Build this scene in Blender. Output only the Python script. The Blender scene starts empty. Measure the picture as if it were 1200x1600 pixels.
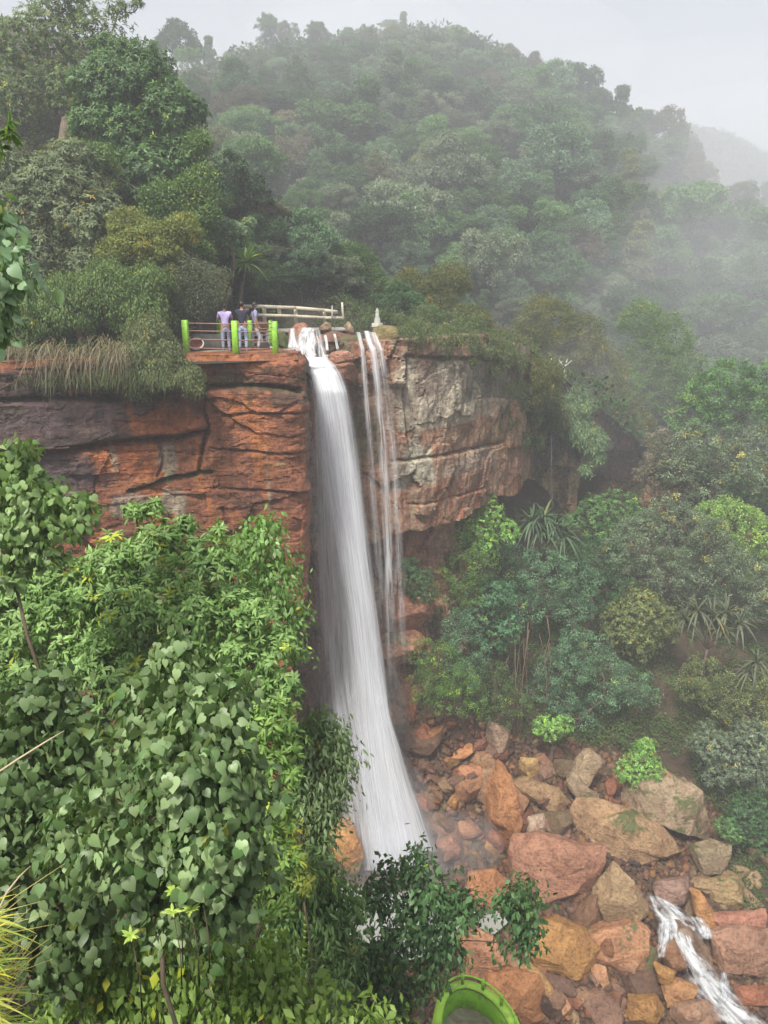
import bpy, math, random
import numpy as np
from mathutils import Vector
R = math.radians
sc = bpy.context.scene
col = sc.collection
rng = np.random.default_rng(7)
random.seed(7)
A = np.array

# ------------------------------------------------------------------ camera maths
F = 1209.0; PITCH = R(16.0)
CF = A([0, math.cos(PITCH), -math.sin(PITCH)]); CU = A([0, math.sin(PITCH), math.cos(PITCH)]); CR = A([1., 0, 0])
def P(px, py, t):
    """point seen at photo pixel (px, py) at depth t along the view axis"""
    return (CF + (px-600)/F*CR + (800-py)/F*CU)*t
def PY(px, py, Y):
    d = CF + (px-600)/F*CR + (800-py)/F*CU
    return d*(Y/d[1])
def PZ(px, py, z):
    d = CF + (px-600)/F*CR + (800-py)/F*CU
    return d*(z/d[2])
def pix(p):
    p = np.asarray(p); t = p @ CF
    return 600+F*(p @ CR)/t, 800-F*(p @ CU)/t, t
def unit(v):
    v = np.asarray(v, float)
    return v/np.maximum(np.linalg.norm(v, axis=-1, keepdims=True), 1e-9)

# ------------------------------------------------------------------ noise
def _h(i, j, k):
    n = (i*374761393 + j*668265263 + k*1274126177) & 0xffffffff
    n = ((n ^ (n >> 13))*1274126177) & 0xffffffff
    n = ((n ^ (n >> 16))*2246822519) & 0xffffffff
    return ((n ^ (n >> 15)) & 0xffffff)/float(0xffffff)
def vn(p):
    p = np.asarray(p, float); i = np.floor(p).astype(np.int64); f = p-i; f = f*f*(3-2*f)
    x, y, z = i[..., 0], i[..., 1], i[..., 2]; r = 0
    for a in (0, 1):
        for b in (0, 1):
            for c in (0, 1):
                w = (f[..., 0] if a else 1-f[..., 0])*(f[..., 1] if b else 1-f[..., 1])*(f[..., 2] if c else 1-f[..., 2])
                r = r + w*_h(x+a, y+b, z+c)
    return r*2-1
def fbm(p, o=4, g=.5):
    p = np.asarray(p, float); r = 0; a = 1; s = 0
    for k in range(o):
        r = r+a*vn(p*2**k+k*17.3); s += a; a *= g
    return r/s
def voro(x, y):
    """2D cells: distance to the nearest cell border, cell id in 0..1, second random"""
    i, j = np.floor(x).astype(np.int64), np.floor(y).astype(np.int64)
    d1 = np.full(x.shape, 9.); d2 = d1.copy(); c = np.zeros(x.shape); e = c.copy()
    for a in (-1, 0, 1):
        for b in (-1, 0, 1):
            cx, cy = i+a, j+b
            r1, r2, r3, r4 = _h(cx, cy, cx*0+1), _h(cx, cy, cx*0+2), _h(cx, cy, cx*0+3), _h(cx, cy, cx*0+4)
            d = np.hypot(cx+.1+.8*r1-x, cy+.1+.8*r2-y)
            m = d < d1
            d2 = np.where(m, d1, np.minimum(d2, d)); d1 = np.where(m, d, d1); c = np.where(m, r3, c); e = np.where(m, r4, e)
    return d2-d1, c, e
def sm(a, b, x):
    t = np.clip((x-a)/(b-a), 0, 1); return t*t*(3-2*t)

# ------------------------------------------------------------------ object helpers
def link(o, parent=None):
    col.objects.link(o)
    if parent is not None: o.parent = parent
    return o
def tag(o, label=None, cat=None, group=None, kind=None):
    if label: o['label'] = label
    if cat: o['category'] = cat
    if group: o['group'] = group
    if kind: o['kind'] = kind
    return o
def empty(name, loc=(0, 0, 0), rz=0):
    o = bpy.data.objects.new(name, None); o.location = loc; o.rotation_euler = (0, 0, rz); o.empty_display_size = .1
    return link(o)
def mesh(name, V, T, mat, C=None, smooth=False, sharp=None, uv=None):
    V = np.ascontiguousarray(V, np.float32); T = np.ascontiguousarray(T, np.int32); k = T.shape[1]
    me = bpy.data.meshes.new(name)
    me.vertices.add(len(V)); me.vertices.foreach_set('co', V.ravel())
    me.loops.add(T.size); me.loops.foreach_set('vertex_index', T.ravel())
    me.polygons.add(len(T)); me.polygons.foreach_set('loop_start', np.arange(0, T.size, k, dtype=np.int32))
    try: me.polygons.foreach_set('loop_total', np.full(len(T), k, np.int32))
    except Exception: pass
    me.update(calc_edges=True)
    if C is not None:
        a = me.attributes.new('Col', 'FLOAT_COLOR', 'POINT')
        c = np.ones((len(V), 4), np.float32); c[:, :C.shape[1]] = C; a.data.foreach_set('color', c.ravel())
    if uv is not None:
        a = me.attributes.new('flow', 'FLOAT_VECTOR', 'POINT'); a.data.foreach_set('vector', np.ascontiguousarray(uv, np.float32).ravel())
    if mat is not None: me.materials.append(mat)
    if smooth:
        me.polygons.foreach_set('use_smooth', np.ones(len(T), bool))
        if sharp: me.set_sharp_from_angle(angle=R(sharp))
    return me
def obj(name, V, T, mat, parent=None, **k):
    return link(bpy.data.objects.new(name, mesh(name, V, T, mat, **k)), parent)
class MB:
    """collects triangles"""
    def __init__(s): s.V = []; s.T = []; s.C = []; s.n = 0
    def add(s, V, T, c=None):
        V = np.asarray(V, float); T = np.asarray(T)
        if T.shape[1] == 4: T = np.concatenate([T[:, [0, 1, 2]], T[:, [0, 2, 3]]])
        s.V.append(V); s.T.append(T+s.n); s.n += len(V)
        s.C.append(np.tile(np.asarray((1, 1, 1) if c is None else c, float), (len(V), 1)) if np.ndim(c) < 2 else c)
        return s
    def box(s, c, size, ax=None, bev=0., col=None):
        hx, hy, hz = np.asarray(size)/2; b = min(bev, hx*.9, hy*.9, hz*.9)
        M = np.eye(3) if ax is None else np.asarray(ax, float)
        if b <= 0:
            v = A([(x, y, z) for x in (-hx, hx) for y in (-hy, hy) for z in (-hz, hz)])
            q = A([(0, 1, 3, 2), (4, 6, 7, 5), (0, 4, 5, 1), (2, 3, 7, 6), (0, 2, 6, 4), (1, 5, 7, 3)])
            return s.add(v @ M+A(c), q, col)
        pts = []; 
        for z, k in ((-hz, b), (-hz+b, 0), (hz-b, 0), (hz, b)):
            X, Y = hx-k, hy-k
            pts += [(-X, -Y+b, z), (-X+b, -Y, z), (X-b, -Y, z), (X, -Y+b, z), (X, Y-b, z), (X-b, Y, z), (-X+b, Y, z), (-X, Y-b, z)]
        q = []
        for r in range(3):
            for i in range(8):
                j = (i+1) % 8; q.append((r*8+i, r*8+j, r*8+8+j, r*8+8+i))
        s.add(A(pts) @ M+A(c), A(q), col)
        n0 = s.n-32
        t = [(0, i+1, i) for i in range(1, 7)]+[(24, 24+i, 25+i) for i in range(1, 7)]
        s.T.append(A(t)+n0)
        return s
    def beam(s, a, b, w, h, bev=0., col=None, up=(0, 0, 1)):
        a, b = A(a, float), A(b, float); x = unit(b-a); u = A(up, float)
        y = unit(np.cross(u, x)); z = np.cross(x, y)
        return s.box((a+b)/2, (np.linalg.norm(b-a), w, h), A([x, y, z]), bev, col)
    def tube(s, pts, rad, n=8, col=None, caps=True):
        pts = np.asarray(pts, float); m = len(pts); rad = np.broadcast_to(rad, (m,))
        tg = unit(np.gradient(pts, axis=0)); ref = A([0, 0, 1.]) if abs(tg[0][2]) < .9 else A([1., 0, 0])
        V = []; u = unit(np.cross(tg[0], ref))
        for i in range(m):
            u = unit(u-(u @ tg[i])*tg[i]); w = np.cross(tg[i], u)
            a = np.arange(n)*2*math.pi/n
            V.append(pts[i]+rad[i]*(np.cos(a)[:, None]*u+np.sin(a)[:, None]*w))
        q = [(r*n+i, r*n+(i+1) % n, (r+1)*n+(i+1) % n, (r+1)*n+i) for r in range(m-1) for i in range(n)]
        s.add(np.concatenate(V), A(q), col)
        if caps:
            n0 = s.n-m*n; s.T.append(A([(n0, n0+i+1, n0+i) for i in range(1, n-1)]+[(n0+(m-1)*n, n0+(m-1)*n+i, n0+(m-1)*n+i+1) for i in range(1, n-1)]))
        return s
    def build(s, name, mat, parent=None, **k):
        return obj(name, np.concatenate(s.V), np.concatenate(s.T), mat, parent, C=np.concatenate(s.C), **k)

# ------------------------------------------------------------------ materials
def new_mat(name):
    m = bpy.data.materials.new(name); m.use_nodes = True; nt = m.node_tree; nt.nodes.clear()
    out = nt.nodes.new('ShaderNodeOutputMaterial')
    return m, nt, out
def nd(nt, t, **k):
    n = nt.nodes.new(t)
    for a, v in k.items():
        if a in n.inputs: n.inputs[a].default_value = v
        else: setattr(n, a, v)
    return n
def mixc(nt, f, a, b, mode='MIX'):
    n = nt.nodes.new('ShaderNodeMix'); n.data_type = 'RGBA'; n.blend_type = mode
    for s, v in ((0, f), (6, a), (7, b)):
        if hasattr(v, 'is_linked') or isinstance(v, bpy.types.NodeSocket): nt.links.new(v, n.inputs[s])
        else: n.inputs[s].default_value = v
    return n.outputs[2]
def mathn(nt, op, a, b=0., clamp=False):
    n = nt.nodes.new('ShaderNodeMath'); n.operation = op; n.use_clamp = clamp
    for s, v in ((0, a), (1, b)):
        if isinstance(v, bpy.types.NodeSocket): nt.links.new(v, n.inputs[s])
        else: n.inputs[s].default_value = v
    return n.outputs[0]
def ramp(nt, f, stops):
    n = nt.nodes.new('ShaderNodeValToRGB'); nt.links.new(f, n.inputs[0]); e = n.color_ramp.elements
    while len(e) > 1: e.remove(e[-1])
    for i, (p, c) in enumerate(stops):
        k = e[0] if i == 0 else e.new(p)
        k.position = p; k.color = (*c, 1) if len(c) == 3 else c
    return n.outputs[0]
def noise(nt, scale, detail=4, rough=.55, vec=None, dist=0.):
    n = nd(nt, 'ShaderNodeTexNoise', Scale=scale, Detail=detail, Roughness=rough, Distortion=dist)
    if vec is not None: nt.links.new(vec, n.inputs['Vector'])
    return n.outputs['Fac']
def objco(nt, sc_=(1, 1, 1), world=False):
    m = nd(nt, 'ShaderNodeMapping', Scale=sc_)
    if world: nt.links.new(nt.nodes.new('ShaderNodeNewGeometry').outputs['Position'], m.inputs['Vector'])
    else: nt.links.new(nt.nodes.new('ShaderNodeTexCoord').outputs['Object'], m.inputs['Vector'])
    return m.outputs[0]

def leaf_mat(name, rough=.5, trans=.3, spec=.35):
    m, nt, out = new_mat(name); L = nt.links.new
    at = nd(nt, 'ShaderNodeAttribute', attribute_name='Col'); oi = nt.nodes.new('ShaderNodeObjectInfo')
    c = mixc(nt, 1., at.outputs['Color'], oi.outputs['Color'], 'MULTIPLY')
    p = nd(nt, 'ShaderNodeBsdfPrincipled', Roughness=rough); p.inputs['Specular IOR Level'].default_value = spec
    L(c, p.inputs['Base Color'])
    t = nt.nodes.new('ShaderNodeBsdfTranslucent'); L(mixc(nt, 1., c, (1.6, 1.6, .55, 1), 'MULTIPLY'), t.inputs['Color'])
    x = nd(nt, 'ShaderNodeMixShader', Fac=trans); L(p.outputs[0], x.inputs[1]); L(t.outputs[0], x.inputs[2]); L(x.outputs[0], out.inputs[0])
    return m
def plain(name, c, rough=.7, var=.15, scale=6., bump=.2, metal=0., dirt=None, use_obj=False, bd=.02):
    m, nt, out = new_mat(name); L = nt.links.new
    v = objco(nt, world=False); n1 = noise(nt, scale, 6, .65, v)
    base = mixc(nt, n1, (c[0]*(1-var*2), c[1]*(1-var*2), c[2]*(1-var*2), 1), (c[0]*(1+var*2), c[1]*(1+var*2), c[2]*(1+var*2), 1))
    if dirt:
        n2 = noise(nt, scale*.6, 5, .7, v, .5)
        f = ramp(nt, n2, [(.5, (0, 0, 0)), (.66, (1, 1, 1))]); base = mixc(nt, f, base, (*dirt, 1))
    if use_obj:
        oi = nt.nodes.new('ShaderNodeObjectInfo'); base = mixc(nt, 1., base, oi.outputs['Color'], 'MULTIPLY')
    p = nd(nt, 'ShaderNodeBsdfPrincipled', Roughness=rough, Metallic=metal); L(base, p.inputs['Base Color'])
    b = nd(nt, 'ShaderNodeBump', Strength=bump, Distance=bd); L(noise(nt, scale*4, 6, .7, v), b.inputs['Height']); L(b.outputs[0], p.inputs['Normal'])
    L(p.outputs[0], out.inputs[0])
    return m
def rock_mat(name, attr=True, moss=.0, streak=True, rough=.62, bscale=1.):
    """stone: painted local colour, fine mottling, mineral streaks, crack and grain relief"""
    m, nt, out = new_mat(name); L = nt.links.new
    if attr: c = nd(nt, 'ShaderNodeAttribute', attribute_name='Col').outputs['Color']
    else: c = nt.nodes.new('ShaderNodeObjectInfo').outputs['Color']
    v = objco(nt, world=True)
    rnd = nt.nodes.new('ShaderNodeObjectInfo').outputs['Random']
    n1 = noise(nt, .9*bscale, 8, .68, v, .6); n2 = noise(nt, 6*bscale, 6, .7, v)
    c = mixc(nt, ramp(nt, n1, [(.36, (0, 0, 0)), (.62, (1, 1, 1))]), mixc(nt, 1., c, (.68, .6, .56, 1), 'MULTIPLY'), mixc(nt, 1., c, (1.18, 1.14, 1.1, 1), 'MULTIPLY'))
    c = mixc(nt, ramp(nt, n2, [(.36, (1, 1, 1)), (.53, (0, 0, 0))]), c, mixc(nt, 1., c, (.5, .46, .44, 1), 'MULTIPLY'))
    if streak:
        s = noise(nt, 1., 5, .7, objco(nt, (3.2, 3.2, .22), True), .3)
        c = mixc(nt, mathn(nt, 'MULTIPLY', ramp(nt, s, [(.44, (1, 1, 1)), (.56, (0, 0, 0))]), .55), c, mixc(nt, 1., c, (.52, .47, .45, 1), 'MULTIPLY'))
    if moss > 0:
        g = nt.nodes.new('ShaderNodeNewGeometry'); sx = nt.nodes.new('ShaderNodeSeparateXYZ'); L(g.outputs['Normal'], sx.inputs[0])
        f = mathn(nt, 'ADD', noise(nt, .8, 7, .75, v, .4), mathn(nt, 'MULTIPLY', sx.outputs[2], .08))
        f = ramp(nt, f, [(.66-.3*moss, (0, 0, 0)), (.74-.3*moss, (1, 1, 1))])
        c = mixc(nt, f, c, mixc(nt, n2, (.035, .05, .015, 1), (.13, .14, .04, 1)))
    p = nd(nt, 'ShaderNodeBsdfPrincipled'); L(c, p.inputs['Base Color'])
    L(ramp(nt, n1, [(.3, (rough-.25,)*3), (.7, (rough+.12,)*3)]), p.inputs['Roughness']); p.inputs['Specular IOR Level'].default_value = .4
    h = mathn(nt, 'ADD', mathn(nt, 'MULTIPLY', noise(nt, 2.2*bscale, 10, .72, v, .5), 1.), mathn(nt, 'MULTIPLY', n2, .35))
    vo = nd(nt, 'ShaderNodeTexVoronoi', Scale=.75*bscale, feature='DISTANCE_TO_EDGE'); wv = nt.nodes.new('ShaderNodeVectorMath'); wv.operation = 'ADD'
    nc = nd(nt, 'ShaderNodeTexNoise', Scale=1.3*bscale, Detail=5); L(v, nc.inputs['Vector']); L(v, wv.inputs[0]); L(nc.outputs['Color'], wv.inputs[1]); L(wv.outputs[0], vo.inputs['Vector'])
    h = mathn(nt, 'ADD', h, ramp(nt, vo.outputs['Distance'], [(0, (0, 0, 0)), (.015, (.16, .16, .16))]))
    lam = noise(nt, 1., 4, .65, objco(nt, (.5, .5, 7*bscale), True), .6); h = mathn(nt, 'ADD', h, mathn(nt, 'MULTIPLY', lam, .5)); h = mathn(nt, 'ADD', h, mathn(nt, 'MULTIPLY', noise(nt, 17*bscale, 4, .7, v), .22))
    b = nd(nt, 'ShaderNodeBump', Strength=.95, Distance=.16/bscale); L(h, b.inputs['Height']); L(b.outputs[0], p.inputs['Normal'])
    L(p.outputs[0], out.inputs[0])
    return m

# ------------------------------------------------------------------ leaves
def shape(kind):
    if kind == 'heart':
        v = [(0, 0, 0), (0, .45, .03), (0, 1.02, -.16), (-.17, -.13, -.02), (-.4, -.02, -.03), (-.49, .22, -.04), (-.4, .5, -.05), (-.19, .77, -.08)]
        r = [(-x, y, z) for x, y, z in v[3:]]; v = v+r
        t = [(0, 3, 4), (0, 4, 5), (0, 5, 1), (1, 5, 6), (1, 6, 7), (1, 7, 2), (0, 9, 8), (0, 10, 9), (0, 1, 10), (1, 11, 10), (1, 12, 11), (1, 2, 12)]
    elif kind == 'lance':
        v = [(0, 0, 0), (0, .3, .05), (0, .68, 0), (0, 1, -.17), (-.15, .3, 0), (-.13, .66, -.05), (.15, .3, 0), (.13, .66, -.05)]
        t = [(0, 1, 4), (0, 6, 1), (1, 2, 5), (1, 5, 4), (1, 6, 7), (1, 7, 2), (2, 3, 5), (2, 7, 3)]
    elif kind == 'oval':
        v = [(0, 0, 0), (0, .5, .03), (0, 1, -.1), (-.27, .42, -.03), (.27, .42, -.03)]
        t = [(0, 1, 3), (0, 4, 1), (1, 2, 3), (1, 4, 2)]
    else:
        v = [(0, 0, 0), (-.32, .5, -.05), (.32, .5, -.05), (0, 1, 0)]; t = [(0, 2, 1), (1, 2, 3)]
    return A(v, float), A(t)
def leaves(C, N, T, S, kind, cols, cup=None):
    v, t = shape(kind); n = len(C)
    T = unit(T); N = unit(N-(N*T).sum(1, keepdims=True)*T); B = np.cross(T, N)
    w = rng.uniform(.75, 1.2, n)[:, None]
    V = C[:, None]+S[:, None, None]*(v[None, :, :1]*w[:, None]*B[:, None]+v[None, :, 1:2]*T[:, None]+v[None, :, 2:]*N[:, None]*rng.uniform(.3, 2, n)[:, None, None])
    Tt = t[None]+(np.arange(n)*len(v))[:, None, None]
    return V.reshape(-1, 3), Tt.reshape(-1, 3), np.repeat(cols, len(v), axis=0)
def rdir(n):
    return unit(rng.normal(size=(n, 3)))
def tint(n, a, b, yellow=.04, var=.22):
    f = rng.random((n, 1)); c = A(a)*(1-f)+A(b)*f
    c = c*rng.uniform(1-var, 1+var, (n, 1))
    y = rng.random(n) < yellow; c[y] = c[y]*A([2.2, 1.5, .7])
    return np.clip(c, 0, .9)
def crown(lobes, n, k, mode, size, c1, c2, leaf='oval', noise_=.28, shell=.35, spread=1.3, low=-.75, yellow=.03, nf=1.6, tuft=.35):
    """leaf clumps over the shells of several lobes (cx,cy,cz,rx,ry,rz); returns verts, tris, colours, clump centres"""
    L = A(lobes, float); ar = (L[:, 3]*L[:, 4]+L[:, 4]*L[:, 5]+L[:, 3]*L[:, 5]); m = int(n*1.9)
    li = rng.choice(len(L), m, p=ar/ar.sum()); d = rdir(m); ok = d[:, 2] > low; li, d = li[ok], d[ok]
    r = (1+noise_*fbm(d*nf+li[:, None]*7.7, 3)*1.6)*(1-shell*rng.random(len(d))**1.6)
    p = L[li, :3]+L[li, 3:]*d*r[:, None]
    q = np.full(len(p), 9.)
    for j in range(len(L)):
        e = np.linalg.norm((p-L[j, :3])/L[j, 3:], axis=1); q = np.where(li == j, q, np.minimum(q, e))
    p, d, li = p[q > .72], d[q > .72], li[q > .72]; p, d, li = p[:n], d[:n], li[:n]; n = len(p)
    ax = unit(d/L[li, 3:]*L[li, 3:].mean(1, keepdims=True)+A([0, 0, .55])+rng.normal(size=(n, 3))*.25)
    cl = tint(n, c1, c2, yellow)
    rep = np.repeat(np.arange(n), k); N_ = len(rep); ax = ax[rep]; cc = cl[rep]*rng.uniform(.82, 1.2, (N_, 1)); s = size*(.5+.75*rng.random(N_)**.8)
    if mode == 'rosette':
        az = rng.random(N_)*6.283; u = unit(np.cross(ax, A([.3, .2, 1.]))); w = np.cross(ax, u)
        th = rng.uniform(.75, 1.7, N_)
        rad = u*np.cos(az)[:, None]+w*np.sin(az)[:, None]
        T = ax*np.cos(th)[:, None]+rad*np.sin(th)[:, None]+A([0, 0, -.25]); N = ax+rng.normal(size=(N_, 3))*.15
        C = p[rep]+rad*size*.05-ax*rng.random((N_, 1))*size*.35
    elif mode == 'hang':
        C = p[rep]+rng.normal(size=(N_, 3))*size*spread*.6
        T = A([0, 0, -1.])+ax*.45+rng.normal(size=(N_, 3))*.38; N = ax*A([1, 1, .5])+rng.normal(size=(N_, 3))*.38
    elif mode == 'tuft':
        rc = tuft*rng.uniform(.6, 1.25, n)[rep][:, None]; dd_ = unit(rdir(N_)+ax*.55); C = p[rep]+dd_*rc*A([1, 1, .75])*(.75+.25*rng.random((N_, 1)))
        T = rdir(N_)+dd_*.5; N = dd_+rng.normal(size=(N_, 3))*.35+A([0, 0, .25])
    else:
        C = p[rep]+rng.normal(size=(N_, 3))*size*spread*.7
        T = rdir(N_)+ax*.4; N = ax+rng.normal(size=(N_, 3))*.55
    V, T_, Cc = leaves(C, N, T, s, leaf, cc)
    return V, T_, Cc, p
def limbs(mb, base, lobes, r0, n_tw=3, trunk=.5, col=None, sides=7):
    """a bent tapered trunk, limbs growing from limb to limb out to every lobe, and twigs"""
    base = A(base, float); L = A(lobes, float); cen = L[:, :3].mean(0); fork = base+(cen-base)*trunk+rng.normal(size=3)*A([.08, .08, 0])*np.linalg.norm(cen-base)
    def bend(a, b, k=5, w=.08):
        t = np.linspace(0, 1, k)[:, None]; d = np.linalg.norm(b-a); o = rng.normal(size=3)*w*d
        return a+(b-a)*t+o*np.sin(t*math.pi)+rng.normal(size=(k, 3))*d*.015*np.sin(t*math.pi)
    mb.tube(bend(base, fork, 6), np.linspace(r0, r0*.7, 6), sides, col)
    nodes = [(fork, r0*.7)]; mid = L[:, :3]-A([0, 0, 1.])*L[:, 5:6]*.25
    for i in np.argsort(np.linalg.norm(mid-fork, axis=1)):
        e = mid[i]; j = int(np.argmin([np.linalg.norm(e-q)-1.2*r for q, r in nodes])); q, r = nodes[j]; r1 = max(r*.62, r0*.1)
        pts = bend(q, e, 5, .1); mb.tube(pts, np.linspace(r*.75, r1, 5), 6, col); nodes.append((e, r1))
        for _ in range(n_tw):
            d = rdir(1)[0]; d[2] = abs(d[2])*.9; mb.tube(bend(e, L[i, :3]+L[i, 3:]*d*.8, 4, .12), np.linspace(r1*.5, r0*.03, 4), 4, col)
    return mb
# ================================================================== materials in use
M_leaf = leaf_mat('leaf_soft', .55, .3)
M_leafg = leaf_mat('leaf_glossy', .45, .28, .4)
M_bark = plain('bark', (.12, .085, .06), .9, .25, 5, .6, dirt=(.05, .06, .03))
M_wall = rock_mat('cliff_stone', True, 0., True)
M_boul = rock_mat('boulder_stone', False, 0., False, bscale=1.3)
M_boulm = rock_mat('boulder_mossy', False, .3, False, bscale=1.3)
M_soil = plain('soil', (.03, .022, .014), .95, .3, .8, .8, dirt=(.03, .04, .015), bd=.3)

# ================================================================== terrain
def tps(pts):
    pts = A(pts, float); X = pts[:, :2]; n = len(X); d = np.linalg.norm(X[:, None]-X[None], axis=2)/50
    K = np.where(d > 0, d*d*np.log(d+1e-12), 0)+np.eye(n)*2e-3; Q = np.c_[np.ones(n), X/50]
    M = np.block([[K, Q], [Q.T, np.zeros((3, 3))]]); w = np.linalg.solve(M, np.r_[pts[:, 2], 0, 0, 0])
    def f(x, y):
        x, y = np.broadcast_arrays(np.asarray(x, float), np.asarray(y, float)); sh = x.shape; x, y = x.ravel(), y.ravel()
        out = w[n]+w[n+1]*x/50+w[n+2]*y/50
        for i in range(n):
            r = np.hypot(x-X[i, 0], y-X[i, 1])/50; out = out+w[i]*np.where(r > 0, r*r*np.log(r+1e-12), 0)
        return out.reshape(sh)
    return f
up_px = [(250, 108, 165), (330, 105, 172), (420, 84, 185), (500, 76, 195), (620, 58, 200), (740, 70, 198), (850, 135, 190), (950, 195, 178), (1000, 262, 170), (1060, 345, 155), (1120, 360, 150), (1200, 412, 150), (1400, 520, 145),
         (430, 300, 95), (620, 300, 100), (800, 300, 112), (1000, 400, 105), (1200, 520, 88), (1400, 560, 85), (700, 180, 145), (450, 190, 125), (900, 260, 140), (1100, 420, 110),
         (470, 478, 50), (560, 485, 47), (660, 498, 43), (760, 535, 46), (850, 590, 52), (950, 655, 54), (1050, 730, 55), (1200, 800, 52), (1400, 850, 50)]
up_w = [(-30, 14, -2.4), (-25, 20, -2.4), (-12, 24, -2.4), (-8, 26, -2.3), (-3, 27.8, -2.2), (-5, 31, -2.1), (-2.6, 33, -2.05), (0, 34, -1.8), (-1, 37, -1.7), (-12, 30, -.6), (-12, 35, 2), (-12, 46, 8), (-28, 30, 2), (-30, 45, 9), (-40, 80, 25), (-80, 60, 22), (-90, 120, 45),
        (2.8, 36, -1.9), (7.3, 42, -2.7), (-40, 250, 40), (40, 260, 45), (120, 260, 2), (-120, 220, 40), (160, 200, -12), (5, 230, 58), (100, 190, 4)]
UP = tps([tuple(PY(*a)) for a in up_px]+up_w)
def cl(x):
    return np.interp(x, [-45, -25, -11.9, -2.95, -2.75, -1, .85, 3, 7.3, 9.5, 13, 18, 30, 45, 80], [12, 19, 24.2, 27.4, 33.6, 34.1, 34.4, 36.0, 41.6, 46, 50.5, 53.5, 52, 48, 40])
def up_h(x, y):
    x, y = np.broadcast_arrays(np.asarray(x, float), np.asarray(y, float)); z = UP(x, y); d = y-cl(x)
    m = sm(-8.6, -7.6, x)*(1-sm(3.5, 5.5, x))*(1-sm(39.5, 44, y)); z = z*(1-m)+m*np.minimum(z, np.where(y < 31.5, -2.34, -2.12)+np.maximum(0, y-38.5)*.12)
    ch = sm(-4.9, -4.5, x)*(1-sm(.6, 1.2, x))*sm(29.9, 30.4, y)*(1-sm(33.5, 33.9, y)); z = z*(1-ch)+ch*-3.35
    return z+fbm(np.stack([x, y, x*0], -1)*.045, 4)*1.8*sm(4, 30, d)+fbm(np.stack([x, y, x*0+5], -1)*.25, 3)*.35*sm(1, 6, d)
NX, ND = 430, 200
xs = np.r_[np.linspace(-95, -12, 91)[:-1], np.linspace(-12, 20, 211)[:-1], np.linspace(20, 150, 130)]; dd = np.r_[np.linspace(0, 14, 81)[:-1], np.geomspace(14, 230, ND-80)]
X, D = np.meshgrid(xs, dd, indexing='ij'); Y = cl(X)*(1)+D; Z = up_h(X, Y)
def gridT(a, b):
    i = np.arange(a*b).reshape(a, b); return np.stack([i[:-1, :-1], i[1:, :-1], i[1:, 1:], i[:-1, 1:]], -1).reshape(-1, 4)
tag(obj('hillside', np.stack([X, Y, Z], -1).reshape(-1, 3), gridT(NX, ND), M_soil, smooth=True), 'steep wooded hill rising behind the waterfall', 'hill', kind='structure')
# far ridge fading into the mist
fr = tps([tuple(PY(*a)) for a in [(900, 190, 330), (1000, 205, 330), (1090, 212, 335), (1150, 235, 330), (1200, 262, 325), (1300, 330, 320), (1450, 420, 320), (800, 260, 340), (1000, 330, 290), (1200, 400, 280), (1400, 480, 280), (850, 350, 280)]]+[(60, 400, 20), (200, 400, 10), (300, 380, -20), (250, 300, -30)])
def far_h(x, y): return fr(x, y)+fbm(np.stack([x, y, x*0+9], -1)*.04, 5)*4
X, Y = np.meshgrid(np.linspace(60, 290, 120), np.linspace(262, 400, 80), indexing='ij')
tag(obj('distant_ridge', np.stack([X, Y, far_h(X, Y)], -1).reshape(-1, 3), gridT(120, 80), M_soil, smooth=True), 'faint far ridge fading into mist beyond the hill', 'ridge', kind='structure')
# gorge floor and slopes below the cliffs
lo_px = [(560, 1360, 36.2), (650, 1230, 38.6), (660, 1140, 39.6), (740, 1140, 40.6), (800, 1180, 40.3), (720, 1300, 37.2), (850, 1250, 38.6), (900, 1190, 40.4), (960, 1260, 38.6), (1020, 1230, 39.6), (1100, 1230, 40.6), (1180, 1260, 40.5),
         (1000, 1400, 35.2), (1120, 1400, 36.2), (1200, 1420, 36.), (850, 1420, 34.6), (1040, 1480, 34.), (800, 1500, 33.), (1000, 1550, 32.6), (1180, 1560, 32.4), (900, 1600, 31.6), (1100, 1610, 31.6), (700, 1500, 33.), (560, 1500, 33.), (400, 1400, 35),
         (900, 1080, 44.), (980, 1120, 43.), (1100, 1130, 43.), (1200, 1150, 43.), (720, 1060, 41), (800, 1080, 42), (740, 960, 41.5), (820, 900, 46.), (900, 900, 49), (1000, 930, 49), (1100, 960, 49), (1200, 1000, 48), (840, 830, 47), (920, 820, 52.5), (1000, 800, 56), (1100, 830, 57), (1200, 860, 56), (760, 850, 42)]
lo_w = [(-3, 30, -27), (-8, 26, -27), (-20, 22, -22), (30, 20, -27), (40, 30, -20), (60, 45, -8), (20, 15, -31), (0, 15, -29), (10, 10, -33), (-10, 15, -24), (1.5, 34.6, -20), (3.3, 35.8, -14), (35, 56, -6)]
LO = tps([tuple(P(*a)) for a in lo_px]+lo_w)
def lo_h(x, y):
    x, y = np.broadcast_arrays(np.asarray(x, float), np.asarray(y, float))
    return LO(x, y)+fbm(np.stack([x, y, x*0+3], -1)*.35, 4)*.5
X, Y = np.meshgrid(np.linspace(-22, 62, 260), np.linspace(8, 60, 200), indexing='ij')
Zl = lo_h(X, Y); Zu = up_h(X, np.maximum(Y, cl(X))); back = Y > cl(X)+.5
Zl = np.where(back, np.minimum(Zl, Zu-1.5), Zl)
def veg_line(px): return np.interp(px, [600, 700, 800, 900, 1000, 1100, 1130, 1140, 1160], [1090, 1110, 1150, 1165, 1190, 1240, 1280, 1400, 1440])
cc = tint(X.size, (.07, .045, .025), (.05, .042, .02), 0, .1); gx_, gy_, gt_ = pix(np.stack([X, Y, Zl], -1).reshape(-1, 3))
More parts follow.
